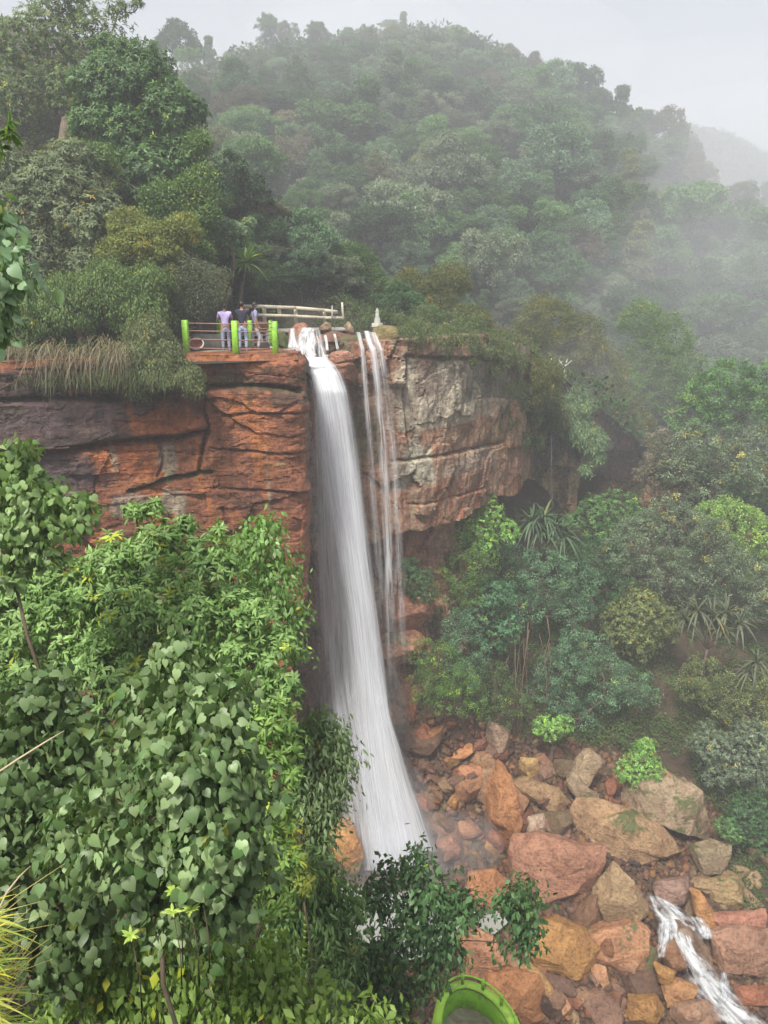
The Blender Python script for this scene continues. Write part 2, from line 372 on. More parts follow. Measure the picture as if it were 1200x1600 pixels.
bedm = sm(-25, 25, gy_-veg_line(gx_)+12*fbm(np.stack([X, Y, X*0], -1).reshape(-1, 3)*.8, 3))[:, None]; cc = cc*(1-bedm)+tint(X.size, (.11, .06, .036), (.08, .045, .028), 0, .1)*bedm
M_gorge = rock_mat('gorge_earth', True, .12, False, .8)
tag(obj('gorge_floor', np.stack([X, Y, Zl], -1).reshape(-1, 3), gridT(260, 200), M_gorge, C=cc, smooth=True), 'earthy rock strewn floor and banks of the gorge', 'ground', kind='structure')
# near slope under the camera, carrying the foreground shrubs
def near_h(x, y):
    x, y = np.broadcast_arrays(np.asarray(x, float), np.asarray(y, float))
    z = np.interp(y, [-6, 0, 1.5, 3, 6, 10, 16, 24, 30], [-1.7, -1.8, -2.6, -5.6, -10.5, -16, -22, -28, -31])
    z = z-np.clip(x-.5, 0, 9)*np.interp(y, [0, 3, 10, 14], [.1, .6, .6, .4])+np.clip(-x-.3, 0, 12)*np.interp(y, [0, 3, 6, 10, 20], [.1, .7, .8, .8, .4])
    return z+fbm(np.stack([x, y, x*0+1], -1)*.6, 4)*.35
X, Y = np.meshgrid(np.linspace(-22, 10, 150), np.linspace(-6, 29, 160), indexing='ij')
tag(obj('near_bank', np.stack([X, Y, near_h(X, Y)], -1).reshape(-1, 3), gridT(150, 160), M_soil, smooth=True), 'dark soil bank below the viewpoint under the shrubs', 'ground', kind='structure')

# ================================================================== cliffs
def plan(pts, ds=.06):
    pts = A(pts, float); L = np.r_[0, np.cumsum(np.linalg.norm(np.diff(pts, axis=0), axis=1))]
    s = np.arange(0, L[-1], ds); p = np.stack([np.interp(s, L, pts[:, i]) for i in (0, 1)], 1)
    k = 9; ker = np.ones(k)/k; q = p.copy()
    for i in (0, 1): q[k:-k, i] = np.convolve(p[:, i], ker, 'same')[k:-k]
    t = unit(np.gradient(q, axis=0)); return s, q, np.stack([t[:, 1], -t[:, 0]], 1)
class Wall:
    def __init__(w, pts, ds): w.s, w.p, w.n = plan(pts, ds)
    def at(w, px, py):
        """(s, z) where the photo pixel meets the wall"""
        d = CF+(px-600)/F*CR+(800-py)/F*CU; t = w.p[:, 1]/d[1]; e = np.abs(t*d[0]-w.p[:, 0]); e[t < 0] = 99
        i = int(np.argmin(e)); return w.s[i], t[i]*d[2]
def pdist(S, Z, poly):
    """distance and signed side (above = +) to a polyline in (s,z)"""
    d = np.full(S.shape, 99.); sg = np.zeros(S.shape)
    for (a, b), (c, e) in zip(poly[:-1], poly[1:]):
        ux, uz = c-a, e-b; l = ux*ux+uz*uz+1e-9; t = np.clip(((S-a)*ux+(Z-b)*uz)/l, 0, 1)
        q = np.hypot(S-a-t*ux, Z-b-t*uz); m = q < d; d = np.where(m, q, d); sg = np.where(m, np.sign(ux*(Z-b)-uz*(S-a)), sg)
    return d, sg
def paint(C, S, Z, w, patches, seed):
    """mineral stains, stone beds and darkened areas with ragged edges, each an ellipse given by photo pixels (cx,cy,rx,ry,colour,strength)"""
    for i, (cx, cy, rx, ry, c, st) in enumerate(patches):
        s0, z0 = w.at(cx, cy); s1, _ = w.at(cx+rx, cy); _, z1 = w.at(cx, cy-ry); a, b = abs(s1-s0)+.02, abs(z1-z0)+.02
        ii = np.where(np.abs(S[:, 0]-s0) < a*1.9)[0]; zc = Z.mean(0); jj = np.where((np.abs(zc-z0) < b*1.9+.8))[0]
        if not len(ii) or not len(jj): continue
        sl_ = (slice(ii[0], ii[-1]+1), slice(jj[0], jj[-1]+1)); s_, z_ = S[sl_], Z[sl_]
        nz = fbm(np.stack([s_*1.4, z_*.5, s_*0+i*3.1+seed], -1), 4, .6)*.6+fbm(np.stack([s_*4.5, z_*.55, s_*0+i+seed], -1), 2)*.4
        q = np.sqrt(((s_-s0)/a)**2+((z_-z0)/b)**2)+nz
        f = (1-sm(.75, 1.15, q))*st; C[sl_] = C[sl_]*(1-f[..., None])+A(c)*f[..., None]
    return C

# ---- left cliff: three beds of red sandstone under the platform
W1 = Wall([(-22, 20.2), (-11.9, 24.2), (-7.6, 26.5), (-3.2, 27.2), (-2.88, 27.6), (-2.86, 29), (-3.4, 29.8), (-4.6, 30.3), (-4.8, 34.5)], .045)
z = np.r_[np.arange(-28.5, -16, .12), np.arange(-16, -2.1, .045)]; S, Z = np.meshgrid(W1.s, z, indexing='ij')
top = lambda S: -2.25-.0*S
wx = fbm(np.stack([S*.8, Z*.8, S*0], -1), 3)
o = fbm(np.stack([S*.35, Z*.35, S*0+2], -1), 4)*.35
e, c1, c2 = voro(S*.22+wx*.1, Z*.6+wx*.08); o = o+(c1-.5)*.26-.06*(1-sm(0, .02, e))*(c2 > .5)
e, c1, c2 = voro(S*.7+wx*.2+9, Z*1.7+wx*.15); o = o+(c1-.5)*.09-.03*(1-sm(0, .04, e))*(c2 > .7)
o = o+fbm(np.stack([S*2.5, Z*4.5, S*0+4], -1), 5, .6)*.08+(voro(S*2.2+wx*.3, Z*5+wx*.3)[1]-.5)*.035
def crack(S, Z, w, pts, depth, width, step=0., sw=.5):
    poly = [w.at(*p) for p in pts]; d, sg = pdist(S, Z+fbm(np.stack([S*1.5, Z*1.5, S*0+8], -1), 3)*.06, poly)
    inb = sm(poly[0][0]-.3, poly[0][0]+.1, S)*(1-sm(poly[-1][0]-.1, poly[-1][0]+.3, S)) if abs(poly[0][0]-poly[-1][0]) > .5 else 1
    return -depth*np.exp(-(d/width)**2)*inb+step*(sg > 0)*np.exp(-d/sw)*inb
o = o+crack(S, Z, W1, [(-300, 720), (0, 705), (60, 708), (130, 699), (200, 690), (270, 683), (322, 672)], .55, .10, .42, 1.2)
o = o+crack(S, Z, W1, [(200, 765), (232, 757), (250, 748), (290, 742), (330, 734)], .3, .06, .15, .5)
o = o+crack(S, Z, W1, [(-300, 640), (0, 628), (100, 624), (200, 622), (330, 606), (400, 604), (470, 612)], .35, .09, -.2, .8)
o = o+crack(S, Z, W1, [(322, 606), (318, 640), (326, 665), (318, 700), (312, 735)], .3, .06)
o = o+crack(S, Z, W1, [(252, 700), (254, 720), (244, 740)], .2, .05)
o = o+crack(S, Z, W1, [(345, 650), (400, 645), (470, 638)], .12, .04, .06)+crack(S, Z, W1, [(330, 700), (400, 706), (470, 700)], .1, .04, .05)
o = o+crack(S, Z, W1, [(330, 760), (400, 766), (475, 757)], .12, .04, .06)+crack(S, Z, W1, [(348, 790), (356, 815)], .12, .05)
o = o-.25*sm(-2.5, -2.15, Z)-1.0*sm(-11, -14.5, Z)
C = np.zeros(S.shape+(3,))+A([.33, .13, .062]); v1 = fbm(np.stack([S*1.1, Z*.45, S*0+11], -1), 5, .6)
C = C*(1+.45*v1[..., None]); f = sm(.1, .5, fbm(np.stack([S*.7, Z*.7, S*0+21], -1), 5, .6))[..., None]; C = C*(1-f)+A([.19, .085, .055])*f
f = sm(.12, .35, fbm(np.stack([S*3.2, Z*.5, S*0+31], -1), 4, .6))[..., None]*.8; C = C*(1-f)+A([.43, .16, .045])*f
PUR, GRY, OCH, DRK, ORG = (.115, .082, .085), (.36, .33, .25), (.42, .34, .15), (.06, .042, .035), (.46, .155, .05)
C = paint(C, S, Z, W1, [(60, 640, 170, 34, PUR, .95), (100, 672, 130, 26, PUR, .9), (30, 600, 110, 20, (.15, .10, .09), .9), (30, 750, 130, 60, (.12, .085, .08), .9), (95, 745, 48, 30, PUR, .9),
    (110, 690, 110, 9, DRK, .8), (250, 660, 70, 22, ORG, .75), (180, 715, 50, 26, ORG, .8), (235, 735, 22, 28, ORG, .6), (262, 715, 13, 24, GRY, .8), (272, 780, 24, 24, GRY, .85), (200, 786, 34, 16, (.33, .29, .24), .8),
    (262, 744, 7, 7, (.35, .36, .17), .8), (178, 715, 4, 24, GRY, .6), (432, 668, 10, 22, GRY, .95), (423, 700, 8, 24, GRY, .9), (436, 725, 9, 28, OCH, .8), (430, 770, 5, 22, DRK, .7), (418, 745, 3, 50, GRY, .6), (445, 800, 8, 40, OCH, .55),
    (395, 600, 75, 12, (.16, .075, .05), .7), (460, 620, 22, 24, (.10, .07, .05), .8), (400, 585, 70, 10, (.25, .11, .07), .6)], 1)
# green algae on the seams
g = sm(.1, .4, fbm(np.stack([S*1.5, Z*3, S*0+44], -1), 4, .6))*np.maximum(np.exp(-((Z+3.1)/.6)**2)*.8, .12)
for pp in ([(200, 765), (250, 748), (330, 734)], [(330, 600), (470, 608)]):
    d, _ = pdist(S, Z, [W1.at(*p) for p in pp]); g = np.maximum(g, .7*np.exp(-(d/.13)**2))
C = C*(1-g[..., None])+A([.07, .085, .025])*g[..., None]
V = np.stack([W1.p[:, 0][:, None]+W1.n[:, 0][:, None]*o, W1.p[:, 1][:, None]+W1.n[:, 1][:, None]*o, Z], -1)
cap = V[:, -1:].copy(); cap[..., :2] -= W1.n[:, None]*1.4; cap[..., 2] += .02; V = np.concatenate([V, cap], 1); C = np.concatenate([C, C[:, -1:]], 1)
tag(obj('red_cliff', V.reshape(-1, 3), gridT(*V.shape[:2]), M_wall, C=C.reshape(-1, 3), smooth=True, sharp=22), 'red brown layered sandstone cliff below the green railed platform', 'cliff', kind='structure')

# ---- main cliff behind the falls, overhanging its foot, running on into the shaded alcove
W2 = Wall([(-5.4, 33.8), (-3.4, 33.9), (-2.5, 34.1), (-1, 34.3), (.7, 34.5), (1.8, 35), (3.2, 36.2), (5.3, 38.7), (7.3, 41.6), (8.4, 45), (10, 48.2), (11.6, 48.8), (13, 48.6), (14.2, 50.8), (15.2, 53.2), (18, 54), (21, 53.4), (27, 53)], .06)
z = np.arange(-28, -1.75, .06); S, Z = np.meshgrid(W2.s, z, indexing='ij')
tp = np.minimum(up_h(W2.p[:, 0], cl(W2.p[:, 0])+.9)+.05, -1.75); Z = -28+(Z+28)*((tp+28)/26.25)[:, None]
PX, PYv = W2.p[:, 0][:, None], W2.p[:, 1][:, None]
wx = fbm(np.stack([S*.7, Z*.7, S*0+50], -1), 3)
ft = [W2.at(*q)[1] for q in ((480, 868), (560, 862), (640, 832), (700, 822), (760, 790), (812, 762))]; fs = [W2.at(*q)[0] for q in ((480, 868), (560, 862), (640, 832), (700, 822), (760, 790), (812, 762))]
foot = np.interp(S, fs, ft)+wx*.25
o = fbm(np.stack([S*.3, Z*.15, S*0+52], -1), 4)*.35
e, c1, c2 = voro(S*.42+wx*.4+3, Z*.5+wx*.4); o = o+(c1-.5)*.25-.08*(1-sm(0, .03, e))*(c2 > .7)
e, c1, c2 = voro(S*1.6+wx*.2+9, Z*.45+wx*.2); o = o+(c1-.5)*.08-.04*(1-sm(0, .05, e))*(c2 > .6)
o = o+fbm(np.stack([S*4, Z*1.6, S*0+54], -1), 5, .6)*.10+(voro(S*3+wx*.3, Z*2.+wx*.3)[1]-.5)*.05
low = sm(foot+.05, foot-.12, Z); o = o*(1+.8*low)-1.5*low+low*np.clip(foot-Z-1.0, 0, 20)*.17
ledge = sm(-4.2, -3.9, Z)*(S < W2.at(635, 600)[0]); bl = voro(S*.9+2, Z*1.4)
o = o+ledge*(.35+(bl[1]-.5)*.5-.2*(1-sm(0, .06, bl[0])))
o = o+crack(S, Z, W2, [(612, 722), (660, 716), (720, 706), (790, 690)], .22, .07, -.12, .5)
o = o+crack(S, Z, W2, [(632, 556), (700, 560), (762, 560), (840, 575)], .25, .08, .12, .5)
o = o+crack(S, Z, W2, [(640, 790), (700, 780), (760, 762)], .12, .05, -.06)+crack(S, Z, W2, [(706, 700), (708, 740), (704, 772)], .25, .07)+crack(S, Z, W2, [(754, 650), (752, 690), (742, 730)], .15, .06)
o = o+crack(S, Z, W2, [(636, 560), (632, 620), (640, 700)], .2, .07)
BEI = (.37, .31, .22)
C = np.zeros(S.shape+(3,))+A([.37, .22, .14]); v1 = fbm(np.stack([S*1.1, Z*.45, S*0+61], -1), 5, .6); C = C*(1+.4*v1[..., None])
f = sm(0, .4, fbm(np.stack([S*2.2, Z*.28, S*0+63], -1), 4, .6))[..., None]*.85; C = C*(1-f)+A(BEI)*f
f = sm(.12, .3, fbm(np.stack([S*5, Z*.4, S*0+65], -1), 4, .6))[..., None]*.8; C = C*(1-f)+A([.33, .11, .045])*f
C = paint(C, S, Z, W2, [(700, 620, 85, 70, (.46, .42, .33), .97), (668, 600, 14, 60, (.20, .125, .105), .6), (730, 620, 26, 34, (.19, .165, .15), .85), (690, 658, 50, 22, (.15, .115, .105), .75), (700, 545, 90, 15, (.13, .11, .115), .97), (800, 580, 40, 60, (.13, .13, .09), .8), (735, 640, 40, 30, (.3, .26, .2), .7),
    (650, 690, 40, 26, BEI, .8), (645, 740, 34, 50, (.44, .43, .34), .95), (700, 690, 60, 22, (.46, .38, .27), .85), (760, 700, 40, 30, (.44, .32, .22), .7), (735, 735, 40, 36, (.37, .33, .27), .7), (728, 738, 22, 18, (.24, .25, .24), .7), (780, 690, 34, 34, (.40, .25, .16), .7), (680, 775, 50, 26, (.37, .16, .075), .6), (780, 740, 40, 30, (.36, .22, .15), .6), (690, 805, 70, 12, (.38, .27, .19), .7),
    (600, 700, 24, 90, (.32, .19, .13), .7), (560, 640, 26, 70, (.20, .12, .08), .8), (560, 700, 14, 60, (.075, .095, .03), .6), (585, 690, 12, 60, (.075, .095, .03), .5), (600, 600, 40, 40, (.26, .13, .075), .6), (500, 750, 50, 90, (.31, .29, .24), .8), (500, 845, 60, 22, (.16, .15, .14), .7),
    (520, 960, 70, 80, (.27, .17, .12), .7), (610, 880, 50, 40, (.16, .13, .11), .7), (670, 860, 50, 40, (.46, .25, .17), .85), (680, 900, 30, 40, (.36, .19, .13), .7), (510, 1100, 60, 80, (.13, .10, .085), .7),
    (850, 700, 50, 110, (.085, .08, .075), .95), (905, 600, 80, 60, (.07, .07, .055), .8), (905, 765, 38, 40, (.47, .36, .2), .95), (955, 720, 20, 60, (.19, .185, .19), .95), (982, 720, 18, 66, (.29, .13, .085), .85), (862, 720, 10, 60, (.16, .16, .16), .6), (1040, 700, 50, 80, (.08, .075, .06), .9)], 60)  # alcove and the bare wall beside it coloured much darker
g = sm(.05, .4, fbm(np.stack([S*.9, Z*.6, S*0+74], -1), 5, .6))*sm(W2.at(745, 600)[0], W2.at(800, 600)[0], S)*sm(-9.5, -6, Z)
g = np.maximum(g, .85*sm(.0, .3, fbm(np.stack([S*1.5, Z*1.5, S*0+75], -1), 4))*low*sm(.8, 3, foot-Z)*(S > W2.at(600, 900)[0]))
g = np.maximum(g, .6*sm(.1, .35, fbm(np.stack([S*2, Z*2, S*0+76], -1), 4))*sm(-4.5, -3, Z))
C = C*(1-g[..., None])+A([.065, .08, .025])*g[..., None]
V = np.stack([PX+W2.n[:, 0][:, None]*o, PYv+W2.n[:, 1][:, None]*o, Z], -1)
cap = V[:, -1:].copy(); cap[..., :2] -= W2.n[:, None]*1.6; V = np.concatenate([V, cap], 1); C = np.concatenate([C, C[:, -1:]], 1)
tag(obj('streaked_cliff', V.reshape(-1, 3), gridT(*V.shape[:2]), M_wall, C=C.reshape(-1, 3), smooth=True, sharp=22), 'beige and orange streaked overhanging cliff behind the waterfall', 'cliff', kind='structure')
# ================================================================== vegetation
M_leaff = leaf_mat('leaf_far', .7, .3, .15)
PAL = {'dark': ((.028, .06, .02), (.05, .10, .032)), 'mid': ((.05, .10, .028), (.09, .155, .045)), 'olive': ((.085, .105, .03), (.14, .15, .05)), 'bright': ((.10, .19, .035), (.17, .28, .06)),
       'grey': ((.075, .10, .055), (.13, .15, .085)), 'blue': ((.055, .10, .05), (.105, .17, .085)), 'brown': ((.10, .085, .05), (.15, .12, .07)), 'pale': ((.13, .21, .10), (.22, .31, .17)), 'lime': ((.12, .19, .045), (.2, .27, .065))}
TONE = {'dark': 'dark green', 'mid': 'mid green', 'olive': 'olive green', 'bright': 'bright green', 'grey': 'grey green', 'blue': 'blue green', 'brown': 'brownish', 'pale': 'pale green', 'lime': 'yellow green'}
def Lp(px, py, t, rp, fy=1., fz=.85):
    c = P(px, py, t); r = rp*t/F; return (c[0], c[1], c[2], r, r*fy, r*fz)
def plant(name, label, cat, base, lobes, n, k, mode, size, pal, leaf='oval', mat=None, r0=.15, parts=('trunk', 'crown'), group=None, n_tw=3, **kw):
    base = A(base, float); root = tag(empty(name, tuple(base)), label, cat, group); L = [tuple(A(l[:3])-base)+tuple(l[3:]) for l in lobes]
    limbs(MB(), (0, 0, -.3), L, r0, n_tw).build(parts[0], M_bark, root, smooth=True)
    c1, c2 = PAL[pal] if isinstance(pal, str) else pal
    V, T, C, _ = crown(L, n, k, mode, size, c1, c2, leaf, **kw)
    obj(parts[1], V, T, mat or M_leaf, root, C=C)
    return root
def copy_tree(o, loc, rz, s, color, label, group):
    r = o.copy(); col.objects.link(r); r.location = loc; r.rotation_euler = (0, 0, rz); r.scale = s; r['label'] = label; r['group'] = group
    for ch in o.children:
        c = ch.copy(); col.objects.link(c); c.parent = r; c.color = (*color, 1)
    return r
def ground_hit(px, py, h, y0, y1, n=260):
    """first point of the height field h met by the ray through the pixel"""
    Ys = np.geomspace(y0, y1, n); d = CF+(px-600)/F*CR+(800-py)/F*CU; p = d[None]*(Ys/d[1])[:, None]
    k = np.where(p[:, 2] < h(p[:, 0], Ys))[0]
    return None if len(k) == 0 else p[k[0]]

# ---- prototypes for the wooded hill (real size, about 6 m tall)
def proto(kind, lf=.3, dens=1.):
    r = rng
    if kind == 'dome': L = [(0, 0, 4, 2.3, 2.3, 1.9)]+[(2.0*math.cos(a), 2.0*math.sin(a), 3.0+r.uniform(-.5, .7), 1.3, 1.3, 1.1) for a in np.arange(6)*1.05+r.random()]+[(r.uniform(-.9, .9), r.uniform(-.9, .9), 5.4, 1.1, 1.1, .8) for _ in range(3)]
    elif kind == 'lumpy': L = [(r.uniform(-2.1, 2.1), r.uniform(-2.1, 2.1), r.uniform(2.2, 5.6), r.uniform(.9, 1.6), r.uniform(.9, 1.6), r.uniform(.8, 1.2)) for _ in range(12)]
    elif kind == 'spread': L = [(2.6*r.random()**.6*math.cos(a), 2.6*r.random()**.6*math.sin(a), r.uniform(3.6, 5.4), r.uniform(1., 1.6), r.uniform(1., 1.6), r.uniform(.45, .7)) for a in r.random(11)*6.28]
    elif kind == 'tall': L = [(r.uniform(-.8, .8), r.uniform(-.8, .8), z, 1.5-.13*z+.3*r.random(), 1.5-.13*z+.3*r.random(), .95) for z in (1.8, 2.8, 3.8, 4.8, 5.8, 6.8)]
    else: L = [(r.uniform(-1.8, 1.8), r.uniform(-1.8, 1.8), r.uniform(1.0, 2.6), r.uniform(.9, 1.5), r.uniform(.9, 1.5), r.uniform(.8, 1.1)) for _ in range(8)]
    return L
protos = []
for kind, word in (('dome', 'domed'), ('lumpy', 'lumpy'), ('spread', 'spreading'), ('tall', 'tall narrow'), ('low', 'low bushy'), ('dome', 'domed'), ('lumpy', 'lumpy'), ('spread', 'spreading'), ('lumpy', 'lumpy')):
    L = proto(kind); q = plant('hill_tree', 'x', 'tree', (0, 0, 0), L, 300, 34, 'tuft', .24, ((.72, .72, .72), (1.3, 1.3, 1.25)), 'rhomb', M_leaff, .13, noise_=.38, shell=.35, low=-.5, yellow=0, tuft=.42)
    protos.append((q, word))
def zone(px, py):
    h = ['far left of', 'left of', 'below', 'right of', 'far right of'][int(np.digitize(px, [430, 560, 700, 900]))]
    v = ['near the ridge line', 'high on the hill', 'half way up the hill', 'on the lower hill', 'just above the cliff tops'][int(np.digitize(py, [120, 220, 330, 440]))]
    return f'{v}, {h} the misty summit'
def hill_tree(px, py, p, s, pal, pi, grp='trees covering the misty hill', label=None):
    q, word = protos[pi]; c = A(PAL[pal][0])*.4+A(PAL[pal][1])*.6; g_ = c.mean(); c = (c*.82+g_*.18)*rng.uniform(.95, 2.2)*A([.92, 1., 1.08])
    lab = label or f'{TONE[pal]} {word} tree {zone(px, py)}'
    return copy_tree(q, (p[0], p[1], p[2]-.3*s), rng.random()*6.28, (s*rng.uniform(.9, 1.15), s*rng.uniform(.9, 1.15), s*rng.uniform(.85, 1.15)), c, lab, grp)
pals = ['dark', 'mid', 'mid', 'olive', 'grey', 'blue', 'blue', 'mid', 'dark', 'grey', 'dark', 'mid', 'brown', 'mid', 'dark', 'grey', 'mid']
used = []; cnt = 0
cand = []
for iy, py in enumerate(np.arange(60, 800, 27)):
    for px in np.arange(225, 1235, 40):
        cand.append((px+rng.uniform(-17, 17)+(iy % 2)*20, py+rng.uniform(-12, 12)))
for px, py in cand:
    p = ground_hit(px, py+18, up_h, 34, 260)
    if p is None or p[1]-cl(p[0]) < .6 or (px < 600 and py > 462) or (py > 620 and px < 840): continue
    if px < 300 and py > 150: continue
    t = p @ CF; s = float(np.clip(rng.choice([.65, .9, 1.1, 1.5], p=[.25, .3, .3, .15])*rng.uniform(.9, 1.15)*58*t/F/5.2, .38, 1.6)); s *= .9 if py > 450 else 1
    if py < 150: s = min(s, .95)*(.72 if px < 480 else .8)
    pal = pals[rng.integers(len(pals))]; pi = int(rng.integers(9))
    if math.hypot(px-695, py-360) < 26: continue
    hill_tree(px, py, p, s, pal, pi); cnt += 1
print('hill trees', cnt)
for px, py, s, pal, pi, lab in ((695, 395, .62, 'bright', 1, 'bright light green tree in the middle of the hill, brightest of its slope'), (607, 52, .6, 'dark', 7, 'small dark tree standing alone on the summit, left of the pair'), (630, 50, .7, 'dark', 3, 'slim dark tree standing on the summit, right of the pair'),
                            (845, 140, .6, 'dark', 2, 'small dark tree breaking the right ridge line'), (930, 205, 1.2, 'dark', 1, 'large dark tree standing up from the right ridge'), (1035, 300, 1.0, 'dark', 2, 'thin dark tree at the right end of the near ridge'), (1178, 375, .9, 'dark', 0, 'round dark tree on the near ridge at the right edge of the photo'),
                            (285, 118, 1.2, 'dark', 0, 'round dark tree where the ridge meets the left bank'), (500, 70, .8, 'dark', 5, 'rounded dark tree on the ridge left of the summit'), (420, 80, 1.0, 'dark', 1, 'broad dark tree at the left end of the ridge')):
    Ys = np.linspace(50, 250, 400); p = ground_hit(px, py, up_h, 40, 260)
    if p is None:
        d = CF+(px-600)/F*CR+(800-py)/F*CU; pp = d[None]*(Ys/d[1])[:, None]; k = int(np.argmin(pp[:, 2]-up_h(pp[:, 0], Ys))); p = pp[k]; p[2] = up_h(p[0], p[1])
    hill_tree(px, py, p, s, pal, pi, None, lab)
for q, w_ in protos:      # the prototypes themselves stand on the hill too
    px, py = rng.uniform(500, 1000), rng.uniform(250, 420); p = ground_hit(px, py, up_h, 34, 260)
    q.location = (p[0], p[1], p[2]-.3); q['label'] = f'mid green {w_} tree {zone(px, py)}'; q['group'] = 'trees covering the misty hill'
    c = A(PAL['mid'][0])*1.2
    for ch in q.children: ch.color = (*c, 1)
# low growth between the trees, too dense to count
def cover(name, label, h, pts_px, n, size, c1, c2, y0, y1, k=8, up=.25, leaf='rhomb', mat=None):
    x0, x1, p0, p1 = pts_px; m = int(n); x = rng.uniform(x0, x1, m); y = rng.uniform(p0, p1, m); z = h(x, y); sp = fbm(np.stack([x, y, x*0], -1)*.5, 3)
    keep = sp > -.25; x, y, z, sp = x[keep], y[keep], z[keep], sp[keep]; m = len(x); rep = np.repeat(np.arange(m), k); cc = tint(m, c1, c2, 0)
    sc_ = size*(1+(y[rep]-30)/60.)*rng.uniform(.6, 1.3, m*k) if y1 > 100 else size*rng.uniform(.6, 1.3, m*k)
    C = np.stack([x, y, z], -1)[rep]+rng.normal(size=(m*k, 3))*sc_[:, None]*A([1.1, 1.1, .7])+A([0, 0, 1])*(up+np.maximum(sp[rep], 0)*1.2)[:, None]
    V, T, Cc = leaves(C, rng.normal(size=(m*k, 3))*.5+A([0, -.3, 1]), rdir(m*k)+A([0, -.2, -.2]), sc_, leaf, cc[rep])
    return tag(obj(name, V, T, mat or M_leaff, C=Cc), label, 'undergrowth', kind='stuff')
cover('hill_undergrowth', 'tangled low growth covering the hillside between the trees', lambda x, y: up_h(x, y), (-30, 110, 46, 210), 42000, .26, *PAL['dark'], 46, 210, 6)  # leaf colours kept dark to paint in the shaded gaps between trees
# far ridge trees, one misty mass
m = 2600; x = rng.uniform(75, 260, m); y = rng.uniform(280, 335, m); rep = np.repeat(np.arange(m), 26); C0 = np.stack([x, y, far_h(x, y)+2.5], -1)
V, T, Cc = leaves(C0[rep]+rdir(m*26)*rng.uniform(1.2, 2.6, (m, 1))[rep]*A([1, 1, 1.1]), rdir(m*26)+A([0, -.4, .6]), rdir(m*26), rng.uniform(.7, 1.3, m*26), 'rhomb', tint(m, (.04, .07, .03), (.07, .1, .04))[rep])
tag(obj('distant_forest', V, T, M_leaff, C=Cc), 'forest reading as one dim mass on the far ridge', 'forest', kind='stuff')

# ---- strap leaved screw pines and a palm
def strap(name, label, heads, base, length, pal, n=34, w=.055, trunk_r=.09, cat='screw pine', group=None, droop=1.1):
    base = A(base, float); root = tag(empty(name, tuple(base)), label, cat, group); mb = MB(); lf = MB(); c1, c2 = PAL[pal]
    H = [A(h)-base for h in heads]; fork = np.mean(H, 0)*.5
    mb.tube([A([0, 0, -.3]), fork*.6, fork], [trunk_r, trunk_r*.8, trunk_r*.7], 7)
    for h in H:
        mb.tube([fork, (fork+h)/2+rng.normal(size=3)*.1, h], [trunk_r*.7, trunk_r*.55, trunk_r*.5], 6)
        for i in range(n):
            az = i*2.4; el = rng.uniform(-.2, 1.3); L_ = length*rng.uniform(.7, 1.15); d = A([math.cos(az)*math.cos(el), math.sin(az)*math.cos(el), math.sin(el)]); s = unit(np.cross(d, [0, 0, 1.])); tt = np.linspace(0, 1, 6)
            c = h+d*tt[:, None]*L_+A([0, 0, -1])*(tt[:, None]**2.2)*L_*droop*rng.uniform(.4, .9)*math.cos(el); ww = w*length*A([.7, 1, .95, .8, .5, .08])
            V = np.concatenate([c-s*ww[:, None]+A([0, 0, 1])*ww[:, None]*.4, c, c+s*ww[:, None]+A([0, 0, 1])*ww[:, None]*.4])
            T = [(i0*6+j, i0*6+j+1, (i0+1)*6+j+1, (i0+1)*6+j) for i0 in (0, 1) for j in range(5)]
            lf.add(V, A(T), tint(1, c1, c2, .06)[0])
    mb.build('trunk', M_bark, root, smooth=True); lf.build('strap_leaves', M_leaf, root)
    return root
for px, py, t, L_, nh, pal, lab in ((445, 225, 98, 3.2, 3, 'pale', 'leftmost pale strap leaved screw pine high above the white bridge rail'), (480, 240, 96, 3.2, 3, 'pale', 'middle one of the cluster of pale screw pines on the hill'), (515, 262, 94, 3., 3, 'pale', 'rightmost of the cluster of pale screw pines on the hill'),
    (708, 232, 118, 3.2, 2, 'grey', 'greyish screw pine high in the middle of the hill'), (800, 338, 92, 2.8, 3, 'pale', 'screw pine on the hill, left one of two above the alcove'), (838, 348, 90, 3., 3, 'pale', 'screw pine on the hill, right one of two above the alcove'),
    (905, 430, 84, 2., 1, 'grey', 'small screw pine among trees on the right hillside'), (560, 372, 75, 2.2, 2, 'grey', 'small grey screw pine low on the hill above the bridge'), (880, 590, 62, 1.6, 1, 'pale', 'small screw pine above the shaded alcove'), (1030, 150+440, 66, 1.8, 1, 'grey', 'small screw pine on the right slope')):
    heads = [P(px+(i-(nh-1)/2)*13, py-6+rng.uniform(-6, 6), t) for i in range(nh)]; gx = np.mean(heads, 0); gz = min(float(up_h(gx[0], gx[1])), gx[2]-1.5)
    strap('screw_pine', lab, heads, (gx[0], gx[1], gz), L_, pal, 30, .05)
strap('screw_pine', 'bright strap leaved screw pine below the foot of the streaked cliff', [P(x, y, 44) for x, y in ((832, 815), (850, 808), (868, 822), (880, 838), (845, 832))], P(855, 875, 44.5), 1.5, 'blue', 32, .045)
strap('screw_pine', 'leggy branching screw pine on the right gorge slope', [P(x, y, 42) for x, y in ((1070, 968), (1090, 955), (1112, 962), (1135, 958), (1155, 975), (1128, 985))], P(1095, 1060, 42.5), 1.35, 'grey', 28, .045)
strap('screw_pine', 'small screw pine right of the leggy one on the gorge slope', [P(1170, 1050, 42), P(1182, 1035, 42)], P(1175, 1090, 42.5), 1.2, 'grey', 26, .045)
strap('palm_tree', 'small fan palm behind the people on the platform', [P(386, 412, 33)], P(372, 478, 33), 1.15, 'bright', 34, .06, .1, 'palm', droop=.7)

